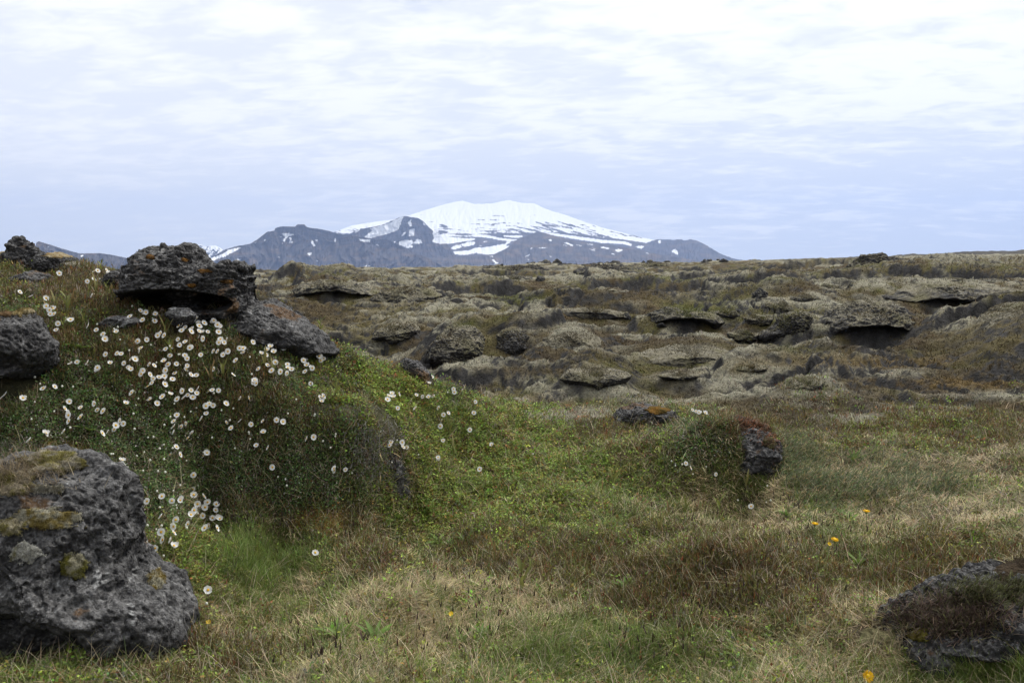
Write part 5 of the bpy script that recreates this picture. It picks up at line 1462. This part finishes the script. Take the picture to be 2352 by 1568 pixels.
def corolla(nrm, pos, rad, petals, cup, seed, width=.62, notch=True):
    r_ = random.Random(seed)
    u, v, n_ = frame(nrm)
    V, F = [], []
    for k in range(petals):
        a0 = 2 * math.pi * k / petals + r_.uniform(-.08, .08)
        L = rad * r_.uniform(.9, 1.08)
        cu = cup * r_.uniform(.6, 1.4)
        rows = [(.12, .10), (.40, .62), (.72, 1.0), (.92, .82), (1.0, .38)]
        b = len(V)
        for t, wv in rows:
            for sgn in (-1, -.35, .35, 1):
                ww = wv * width * L * .62 * sgn
                rr_ = L * t - (abs(sgn) > .9) * 0 + (.0 if not notch else -.02 * L * (t > .95) * (abs(sgn) < .5))
                hgt = cu * L * t * t + .10 * L * (sgn ** 2) * t + (.02 * L if k % 2 else 0)
                pr = rr_ * np.array([math.cos(a0), math.sin(a0)]) + ww * np.array([-math.sin(a0), math.cos(a0)])
                V.append(np.array(pos) + u * pr[0] + v * pr[1] + n_ * hgt)
        for i in range(len(rows) - 1):
            for j in range(3):
                F.append((b + i * 4 + j, b + i * 4 + j + 1, b + (i + 1) * 4 + j + 1, b + (i + 1) * 4 + j))
    return np.array(V), np.array(F)


def dome(nrm, pos, rad, hgt, seed):
    u, v, n_ = frame(nrm)
    a, f = ico(3)
    lump = 1 + .25 * pn3(a[:, 0] * 4, a[:, 1] * 4, a[:, 2] * 4, seed)
    return np.array(pos) + (a[:, 0] * rad * lump)[:, None] * u + (a[:, 1] * rad * lump)[:, None] * v + (a[:, 2] * hgt * lump)[:, None] * n_, f


AVENS = []
for i, (tilt, side, hh) in enumerate([(.85, 0, .065), (1.05, .35, .075), (.75, -.4, .055), (1.2, -.1, .07), (.55, .2, .06), (1.0, 1.0, .07), (1.05, -1.1, .06), (.95, .1, .05)]):
    nr = (math.sin(tilt) * math.sin(side), -math.sin(tilt) * math.cos(side), math.cos(tilt))
    hp = np.array([nr[0] * .012, nr[1] * .012, hh])
    hp[2] += .014
    hh += .014
    cup = (.16, .25, .12, .3, .45, .2, .25, .1)[i]
    cv, cf = corolla(nr, hp, .0170, 8, cup, i, .98)
    me1 = np_mesh('corolla', cv, cf); me1.materials.append(M_PETAL)
    dv, df = dome(nr, hp + np.array(nr) * .0024, .0057, .0032, i)
    me2 = np_mesh('flower_centre', dv, df); me2.materials.append(M_CENTRE)
    tv, tf = tube([(0, 0, -.02), (nr[0] * .002, .003, hh * .4), (nr[0] * .005, nr[1] * .002, hh * .8), hp - np.array(nr) * .001], .0011, .0008)
    me3 = np_mesh('stem', tv, tf); me3.materials.append(M_STEM)
    AVENS.append((me1, me2, me3, hp))
BUDS = []
for i, hh in enumerate((.045, .06, .07)):
    hp = np.array([.003 * (i - 1), -.004, hh])
    v, f = ico(3)
    me1 = np_mesh('bud', np.array(hp) + v * np.array([.0058, .0058, .0068]) * (1 + .08 * pn3(v[:, 0] * 3, v[:, 1] * 3, v[:, 2] * 2, i))[:, None], f); me1.materials.append(M_BUD)
    tv, tf = tube([(0, 0, -.02), (0, .002, hh * .5), hp], .001, .0008)
    me2 = np_mesh('stem', tv, tf); me2.materials.append(M_STEM)
    BUDS.append((me1, me2, hp))

# where each flower head was seen
A1 = [(450, 640), (478, 940), (518, 923), (600, 935), (135, 452), (200, 478), (290, 490), (318, 548), (338, 565), (356, 558), (380, 600), (342, 600), (452, 637), (387, 662), (385, 706), (398, 322), (585, 376), (637, 366), (636, 472), (640, 305), (632, 312), (705, 305), (716, 312), (620, 676),
      (656, 711), (692, 738), (706, 760), (778, 713), (701, 872), (800, 868), (834, 868), (748, 938), (845, 930), (888, 905), (905, 912), (862, 962), (886, 980), (674, 960), (650, 984), (680, 975), (877, 617), (919, 577), (1001, 583), (1040, 597), (963, 640), (1045, 646), (1090, 735), (1112, 742), (1055, 750), (942, 783), (983, 772), (942, 832), (971, 850), (968, 975), (968, 1005), (978, 1018), (1015, 945), (1038, 950),
      (1253, 638), (1220, 652), (1246, 668), (1283, 640), (1282, 660), (1203, 680), (1262, 682), (1218, 712), (1303, 700), (1272, 722), (1332, 665), (1355, 685), (1334, 713), (1356, 718), (1384, 660), (1420, 650), (1425, 640), (1400, 730), (1362, 752), (1378, 760), (1326, 628), (1308, 634), (1279, 604), (1460, 670), (1476, 680), (1455, 725), (1480, 724), (1200, 768), (1236, 786), (1150, 822), (1190, 815), (1208, 805), (1120, 832), (1102, 846), (1146, 886), (1104, 922), (1190, 930), (1148, 940), (1240, 878), (1264, 907), (1246, 953), (1285, 822), (1290, 838), (1342, 874), (1214, 980), (1180, 998), (1122, 988), (1097, 1012), (1078, 1033), (1030, 1048), (1028, 1070), (990, 1085), (1108, 1082), (1148, 1052), (1286, 1020), (1316, 1010),
      (1440, 850), (1465, 858), (1482, 770), (1490, 798), (1502, 792), (1544, 776), (1525, 856), (1492, 878), (1598, 828), (1617, 825), (1640, 862), (1694, 784), (1590, 922), (1458, 972), (1578, 1010), (1743, 870), (1770, 872), (1802, 845), (1814, 818), (1836, 852), (1850, 765), (1860, 775), (1886, 784), (1912, 770), (1890, 820), (1897, 835), (1920, 808), (1938, 800), (1975, 797), (1990, 808), (2003, 820), (2018, 832), (2045, 860), (2074, 845), (2135, 880), (2150, 880), (2155, 908), (2190, 896), (2030, 905), (2054, 912), (2066, 935), (2105, 965), (2097, 955), (2063, 985), (1970, 970), (1946, 998), (1914, 935), (1913, 960), (1828, 915), (1836, 985), (1737, 978), (1898, 985), (1790, 950), (1708, 1040), (1720, 1062), (1735, 1060),
      (910, 1132), (303, 1105), (355, 1088), (468, 1195), (420, 1242), (543, 1237), (655, 1197), (663, 1250), (718, 1255), (842, 1210), (497, 1260), (475, 1274), (490, 1310), (556, 1303), (830, 1325), (845, 1345), (806, 1365), (752, 1342), (732, 1398), (663, 1412), (437, 1398), (255, 1408), (298, 1405), (200, 1450), (1018, 1188), (1054, 1196), (1088, 1160), (1130, 1152), (1220, 1165), (1238, 1170), (1262, 1160), (1300, 1180), (1250, 1126), (1340, 1124), (1310, 1130), (1284, 1132), (1398, 1120), (1416, 1105), (1460, 1126), (1370, 1220), (1392, 1218), (1415, 1222), (1386, 1268), (1378, 1308), (1511, 1217), (1200, 1278), (1172, 1332), (1168, 1362), (1198, 1395), (1246, 1360), (1273, 1327), (1300, 1402), (1270, 1445), (1186, 1490), (1167, 1543), (1507, 1340), (1545, 1365), (1605, 1326), (1710, 1343), (1762, 1318), (1850, 1300), (1888, 1318), (1766, 1396), (1722, 1497), (1822, 1500), (2084, 1438), (1632, 1165), (1624, 1180), (2080, 1060), (2146, 1160), (2165, 1185), (5, 1020), (40, 1140), (5, 1172), (165, 1166)]
B1 = [(655, 670), (666, 360), (795, 683), (1030, 625), (780, 700), (815, 768), (1048, 922), (960, 600), (885, 548), (236, 1020), (266, 1068), (420, 1082), (488, 1088), (240, 1193), (346, 1260), (193, 1150), (220, 1302), (470, 1360), (895, 1272), (920, 1210), (938, 1166), (983, 1135), (1192, 1162), (1172, 1216), (1428, 1135), (1338, 1237), (1560, 1250), (1500, 1262), (1552, 1328), (1155, 1288), (1268, 1272), (1242, 1290), (1116, 1352), (910, 1368), (1000, 1432), (1105, 1472), (975, 1525), (1070, 1505), (1160, 1500), (1374, 1545), (1400, 1538), (1675, 1388), (1670, 1437), (1945, 1265), (1985, 1168), (2125, 1280), (2260, 1425), (2230, 1500), (2165, 1457), (743, 1540), (645, 1537), (1010, 800), (1114, 1040), (1135, 1043), (1680, 894), (1700, 1000), (1198, 868), (1222, 870), (870, 845)]
A4 = [(865, 432), (876, 463), (1006, 427), (1056, 458), (1084, 455), (1106, 450), (1168, 415), (1187, 393), (1223, 441), (1204, 487), (1154, 492), (1142, 538), (1232, 505), (1247, 492), (1264, 467), (1284, 466), (1304, 490), (1304, 520), (1252, 545), (1293, 565), (1320, 562), (1347, 568), (1300, 607), (1280, 625), (1250, 625), (1146, 598), (1083, 573), (1097, 606), (990, 560), (970, 650), (1044, 668), (1045, 698), (1018, 695), (912, 712), (935, 745), (1043, 735), (1064, 733), (747, 217), (770, 236), (1178, 307), (1057, 180), (1272, 1004), (2027, 280), (2066, 280), (2110, 285), (1675, 266), (1245, 183), (1268, 177), (1252, 205), (1912, 778)]
B4 = [(596, 177), (675, 180), (513, 220), (740, 246), (782, 263), (875, 276), (848, 180), (905, 80), (995, 208), (1135, 215), (912, 212), (972, 275), (1030, 284), (903, 382), (952, 408), (1055, 398), (1075, 490), (1078, 500), (988, 490), (1100, 370), (1198, 540), (1208, 380), (908, 608), (896, 645), (974, 602), (950, 632), (1336, 622), (1268, 1080), (990, 798), (1120, 630), (1148, 565), (1434, 158), (1518, 50), (1282, 98), (2140, 293), (1700, 341), (1750, 325), (1756, 366)]
A5 = [(110, 128), (125, 150), (483, 140), (500, 120), (533, 107), (545, 104), (540, 125), (556, 183), (572, 190), (652, 113), (650, 190), (705, 132), (728, 130), (730, 40), (738, 48), (743, 10), (770, 118), (793, 185), (812, 228), (838, 222), (818, 264), (820, 285), (872, 78), (875, 97), (933, 90), (1008, 150), (998, 218), (955, 310), (974, 322), (812, 373), (587, 376), (583, 412), (614, 427), (508, 410), (523, 392), (778, 473), (795, 475), (1107, 396), (1028, 542), (57, 364)]
B5 = [(540, 378), (668, 463), (845, 100), (205, 353), (130, 380), (520, 500), (90, 232), (1335, 448)]
A6 = [(220, 235), (228, 262), (418, 298), (624, 482)]
B6 = [(132, 220), (162, 248), (196, 238), (250, 300), (352, 255), (540, 455), (708, 470), (738, 455), (712, 372)]
A7 = [(1590, 941), (1597, 944), (1604, 946), (1610, 947), (1618, 947)]
heads = [(a * .3418, b * .3419 + 516.8, 'f') for a, b in A1] + [(a * .3418, b * .3419 + 516.8, 'b') for a, b in B1] + [(a * .3776, b * .3777 + 976, 'f') for a, b in A4] + [(a * .3776, b * .3777 + 976, 'b') for a, b in B4] + \
    [(a * .4029 + 689, b * .4029 + 861, 'f') for a, b in A5] + [(a * .4029 + 689, b * .4029 + 861, 'b') for a, b in B5] + [(a * .3776 + 1493, b * .3777 + 976, 'f') for a, b in A6] + [(a * .3776 + 1493, b * .3777 + 976, 'b') for a, b in B6] + [(a, b, 'f') for a, b in A7]


def bed(px, py):
    if px > 1300: return 'around the stubby boulder with dead juniper'
    if px < 190 and py < 780: return 'just above the pale lipped rock'
    if px < 300 and py < 700: return 'on the skyline left of the outcrop'
    if px < 530 and py > 1090: return 'tucked beside the big boulder'
    if 395 < px < 545 and py < 805: return 'in the dense bed below the outcrop'
    if 570 < px < 790 and py < 905: return 'along the foot of the grey slab'
    if px > 850: return 'on the grassy spur beside the bank'
    if px > 540 and py > 900: return 'on the dark bank face'
    if py < 880: return 'on the upper mound'
    if px < 300: return 'on the slope above the big boulder'
    return 'over the middle of the flowery mound'


for idx, (px, py, t) in enumerate(heads):
    where = bed(px, py)
    far_ = px > 850 or py < 640
    if t == 'f':
        me1, me2, me3, hp = AVENS[rr.randrange(len(AVENS))]
        sc_ = rr.uniform(.90, 1.24)
        x_, y_, z_ = hit(px, py, hp[2] * sc_)
        o = empty('avens_flower', (x_, y_, z_))
        for nm, me in (('corolla', me1), ('flower_centre', me2), ('stem', me3)):
            c_ = bpy.data.objects.new(nm, me); COL.objects.link(c_); c_.parent = o
        tag(o, 'open white avens flower with yellow centre ' + where, 'flower', 'open avens flowers ' + where)
    else:
        me1, me3, hp = BUDS[rr.randrange(3)]
        sc_ = rr.uniform(.85, 1.2)
        x_, y_, z_ = hit(px, py, hp[2] * sc_)
        o = empty('avens_bud', (x_, y_, z_))
        for nm, me in (('bud', me1), ('stem', me3)):
            c_ = bpy.data.objects.new(nm, me); COL.objects.link(c_); c_.parent = o
        tag(o, 'small round closed white avens bud ' + where, 'flower bud', 'closed avens buds ' + where)
    o.scale = (sc_,) * 3
    o.rotation_euler = (rr.gauss(0, .12), rr.gauss(0, .14), rr.gauss(0, .42))

# yellow flowers
def dandelion(px, py, nrm, hh, label, rad=.021):
    x_, y_, z_ = hit(px, py, hh)
    o = empty('dandelion', (x_, y_, z_))
    hp = np.array([0, 0, hh])
    for k, (r_, pc, cu) in enumerate(((rad, 26, .10), (rad * .72, 20, .45))):
        cv, cf = corolla(nrm, hp, r_, pc, cu, 50 + k, .16, False)
        link('ray_florets', np_mesh('ray_florets', cv, cf), M_YELLOW, o)
    dv, df = dome(nrm, hp + np.array(nrm) * .002, rad * .4, rad * .3, 3)
    link('flower_centre', np_mesh('flower_centre', dv, df), M_YELLOW, o)
    dv, df = dome(nrm, hp - np.array(nrm) * .006, rad * .36, .010, 5)
    link('bracts', np_mesh('bracts', dv, df), M_GSTEM, o)
    tv, tf = tube([(0, 0, -.02), (.004, .003, hh * .5), hp - np.array(nrm) * .008], .0022, .0018)
    link('stem', np_mesh('stem', tv, tf), M_GSTEM, o)
    tag(o, label, 'dandelion')


dandelion(1990, 1174, (0, -.1, 1), .10, 'yellow dandelion farthest from the path, beside a green leaf rosette')
dandelion(1872, 1203, (.05, -.15, 1), .09, 'yellow dandelion with flat head above grass, left of the farthest one', .019)
dandelion(1917, 1240, (.1, -.3, 1), .09, 'yellow dandelion beside the brown crowberry hummock')
dandelion(1993, 1553, (.1, -.95, .5), .07, 'big fully open yellow dandelion nearest the path below the corner boulder', .023)
for px, py, lab in ((1036, 1409, 'tiny yellow buttercup alone in the dry grass of the meadow'), (479, 1428, 'tiny yellow buttercup near the lower right nub of the big boulder'), (1905, 1250, 'small yellow buttercup just beside the dandelion by the hummock')):
    x_, y_, z_ = hit(px, py, .05)
    o = empty('buttercup', (x_, y_, z_))
    cv, cf = corolla((.1, -.7, .7), (0, 0, .05), .011, 5, .3, 60, .8)
    link('corolla', np_mesh('corolla', cv, cf), M_YELLOW, o)
    tv, tf = tube([(0, 0, -.02), (0, .002, .025), (0, 0, .05)], .001, .0008)
    link('stem', np_mesh('stem', tv, tf), M_GSTEM, o)
    tag(o, lab, 'buttercup')

# ---------------------------------------------------------------- broad leaved plants
def leaf_mesh(az, el, L, Wd, bend, col, seed):
    r_ = random.Random(seed)
    V, C = [], []
    p = np.array([0., 0., 0.])
    nseg = 6
    hd = np.array([math.cos(az), math.sin(az), 0])
    sd = np.array([-math.sin(az), math.cos(az), 0])
    for k in range(nseg + 1):
        t = k / nseg
        ww = Wd * (math.sin(math.pi * min(1, t * .92 + .06)) ** .8) * (1 - .25 * t)
        nn = hd * -math.sin(el - bend * t) + np.array([0, 0, math.cos(el - bend * t)])
        for sg in (-1, 0, 1):
            V.append(p + sd * ww * sg * .5 + nn * abs(sg) * ww * .18 + nn * .05 * Wd * math.sin(9 * t + seed) * sg)
            C.append(np.array(col) * (1.0 if sg else 1.25) * (.85 + .3 * t))
        e = el - bend * t
        p = p + (hd * math.cos(e) + np.array([0, 0, math.sin(e)])) * L / nseg
    F = []
    for k in range(nseg):
        for j in range(2):
            F.append((k * 3 + j, k * 3 + j + 1, k * 3 + j + 4, k * 3 + j + 3))
    me = np_mesh('leaf', np.array(V), np.array(F), np.array(C))
    me.materials.append(M_LEAF)
    return me


PLANTS = {}
for kd, specs in {
    'shoot': [(5, .10, .020, 1.15, .2, (.155, .16, .045)), (4, .12, .017, 1.3, .15, (.165, .150, .05)), (6, .09, .020, 1.05, .3, (.15, .17, .04)), (4, .11, .018, 1.25, .2, (.17, .12, .05))],
    'rosette': [(7, .10, .024, .75, .5, (.10, .165, .03)), (8, .12, .020, .85, .6, (.11, .16, .035)), (6, .09, .028, .6, .5, (.12, .18, .035))],
}.items():
    PLANTS[kd] = []
    for vi, (nl, L, Wd, el, bend, col) in enumerate(specs):
        r_ = random.Random(vi + 5)
        ms = []
        for k in range(nl):
            me = leaf_mesh(k * 2.4 + r_.uniform(-.4, .4), el + r_.uniform(-.25, .2), L * r_.uniform(.65, 1.1), Wd * r_.uniform(.7, 1.15), bend * r_.uniform(.4, 1.4), np.array(col) * 1.15 * r_.uniform(.8, 1.2), vi * 10 + k)
            ms.append((me, (0, 0, (.006 + .022 * k) if kd == 'shoot' else .004)))
        hst = .022 * nl + .03 if kd == 'shoot' else .02
        tv, tf = tube([(0, 0, -.02), (.002, 0, hst * .5), (0, .002, hst)], .0022, .0012)
        st = np_mesh('stem', tv, tf); st.materials.append(M_GSTEM)
        PLANTS[kd].append((ms, st))
shoots = [(a * .3418, b * .3419 + 516.8, 'shoot') for a, b in [(450, 590), (380, 600), (425, 715), (350, 640), (575, 690), (1112, 800), (1130, 900), (1415, 1080), (1500, 1060), (1785, 1000), (2150, 750), (2270, 900), (600, 500), (640, 500), (720, 460), (480, 560), (1160, 920), (1835, 1050), (685, 330)]]
shoots += [(a * .3418, b * .3419 + 516.8, 'rosette') for a, b in [(500, 845), (525, 835), (620, 840), (2330, 1050), (600, 1400)]]
shoots += [(a * .4029 + 689, b * .4029 + 861, 'shoot') for a, b in [(205, 150), (290, 130), (480, 280), (610, 310), (850, 350), (870, 480), (910, 540), (1180, 320), (1460, 390), (1300, 430), (1240, 400), (1120, 1110), (1265, 1240), (1640, 1190), (1310, 1150), (1200, 1090), (1780, 640), (1740, 480), (1490, 540), (1540, 530), (720, 160), (760, 140), (1060, 130), (1720, 700)]]
shoots += [(a * .4029 + 689, b * .4029 + 861, 'rosette') for a, b in [(705, 790), (725, 780), (680, 410), (710, 430), (500, 880), (800, 960), (870, 980), (940, 970), (1450, 960), (1860, 1230), (230, 1510), (200, 1490), (420, 1530), (910, 1550), (1580, 790), (1040, 1500), (560, 830)]]
shoots += [(a * .3776 + 1493, b * .3777 + 976, 'rosette') for a, b in [(1220, 585), (1190, 570), (1235, 222), (520, 1400), (2190, 1540), (2240, 1520), (2120, 1560), (830, 560), (1280, 860)]]
shoots += [(a * .3776 + 1493, b * .3777 + 976, 'shoot') for a, b in [(60, 250), (110, 560), (220, 540), (580, 420), (420, 590), (760, 1050), (2010, 700), (60, 690)]]


def plant_place(px, py):
    if px > 2150 and py > 1500: return 'in front of the near corner boulder'
    if px > 1850: return 'in the meadow between the juniper and the corner boulder'
    if px > 1400: return 'in the low meadow around the crowberry hummock'
    if px < 330 and py < 860: return 'on the upper mound beside the pale lipped rock'
    if px < 720 and py < 960: return 'among the flowers below the outcrop'
    if py > 1330: return 'in the dry grass nearest the path'
    if py < 1080: return 'on the grassy spur right of the mound'
    return 'in the meadow at the foot of the mossy bank'


bpy.context.view_layer.update()
for i, (px, py, kd) in enumerate(shoots):
    ms, st = PLANTS[kd][i % len(PLANTS[kd])]
    x_, y_, z_ = hit(px, min(py, 1560))
    nm = 'leafy_shoot' if kd == 'shoot' else 'leaf_rosette'
    o = empty(nm, (x_, y_, z_))
    for me, loc in ms:
        c_ = bpy.data.objects.new('leaf', me); COL.objects.link(c_); c_.parent = o; c_.location = loc
    c_ = bpy.data.objects.new('stem', st); COL.objects.link(c_); c_.parent = o
    o.scale = (rr.uniform(.6, 1.3),) * 3
    o.rotation_euler = (rr.uniform(-.15, .15), rr.uniform(-.15, .15), rr.uniform(0, 6.28))
    wh = plant_place(px, py)
    if kd == 'shoot':
        tag(o, 'upright olive leafy shoot ' + wh, 'leafy plant', 'upright leafy shoots ' + wh)
    else:
        tag(o, 'green broad leaved rosette ' + wh, 'leafy plant', 'broad leaved rosettes ' + wh)

# ---------------------------------------------------------------- air
def b_haze(t):
    v = t.n('ShaderNodeVolumePrincipled')
    v.inputs['Color'].default_value = (.45, .61, 1.0, 1)
    v.inputs['Density'].default_value = HAZE
    v.inputs['Anisotropy'].default_value = .3
    t.n('ShaderNodeOutputMaterial', i_Volume=v.outputs[0])


HAZE = 5.2e-5
M_HAZE = mat('haze', b_haze)
hx, hy0, hy1, hz0, hz1 = 19000, -2500, 18500, -60.0, 1500.0
hv = np.array([(sx_ * hx, yy_, zz_) for zz_ in (hz0, hz1) for yy_ in (hy0, hy1) for sx_ in (-1, 1)], float)
hf = np.array([(0, 2, 3, 1), (4, 5, 7, 6), (0, 1, 5, 4), (2, 6, 7, 3), (0, 4, 6, 2), (1, 3, 7, 5)])
tag(link('haze', np_mesh('haze', hv, hf, None, False), M_HAZE), 'thin blue air between the lava field and the far mountains', 'haze', kind='stuff')
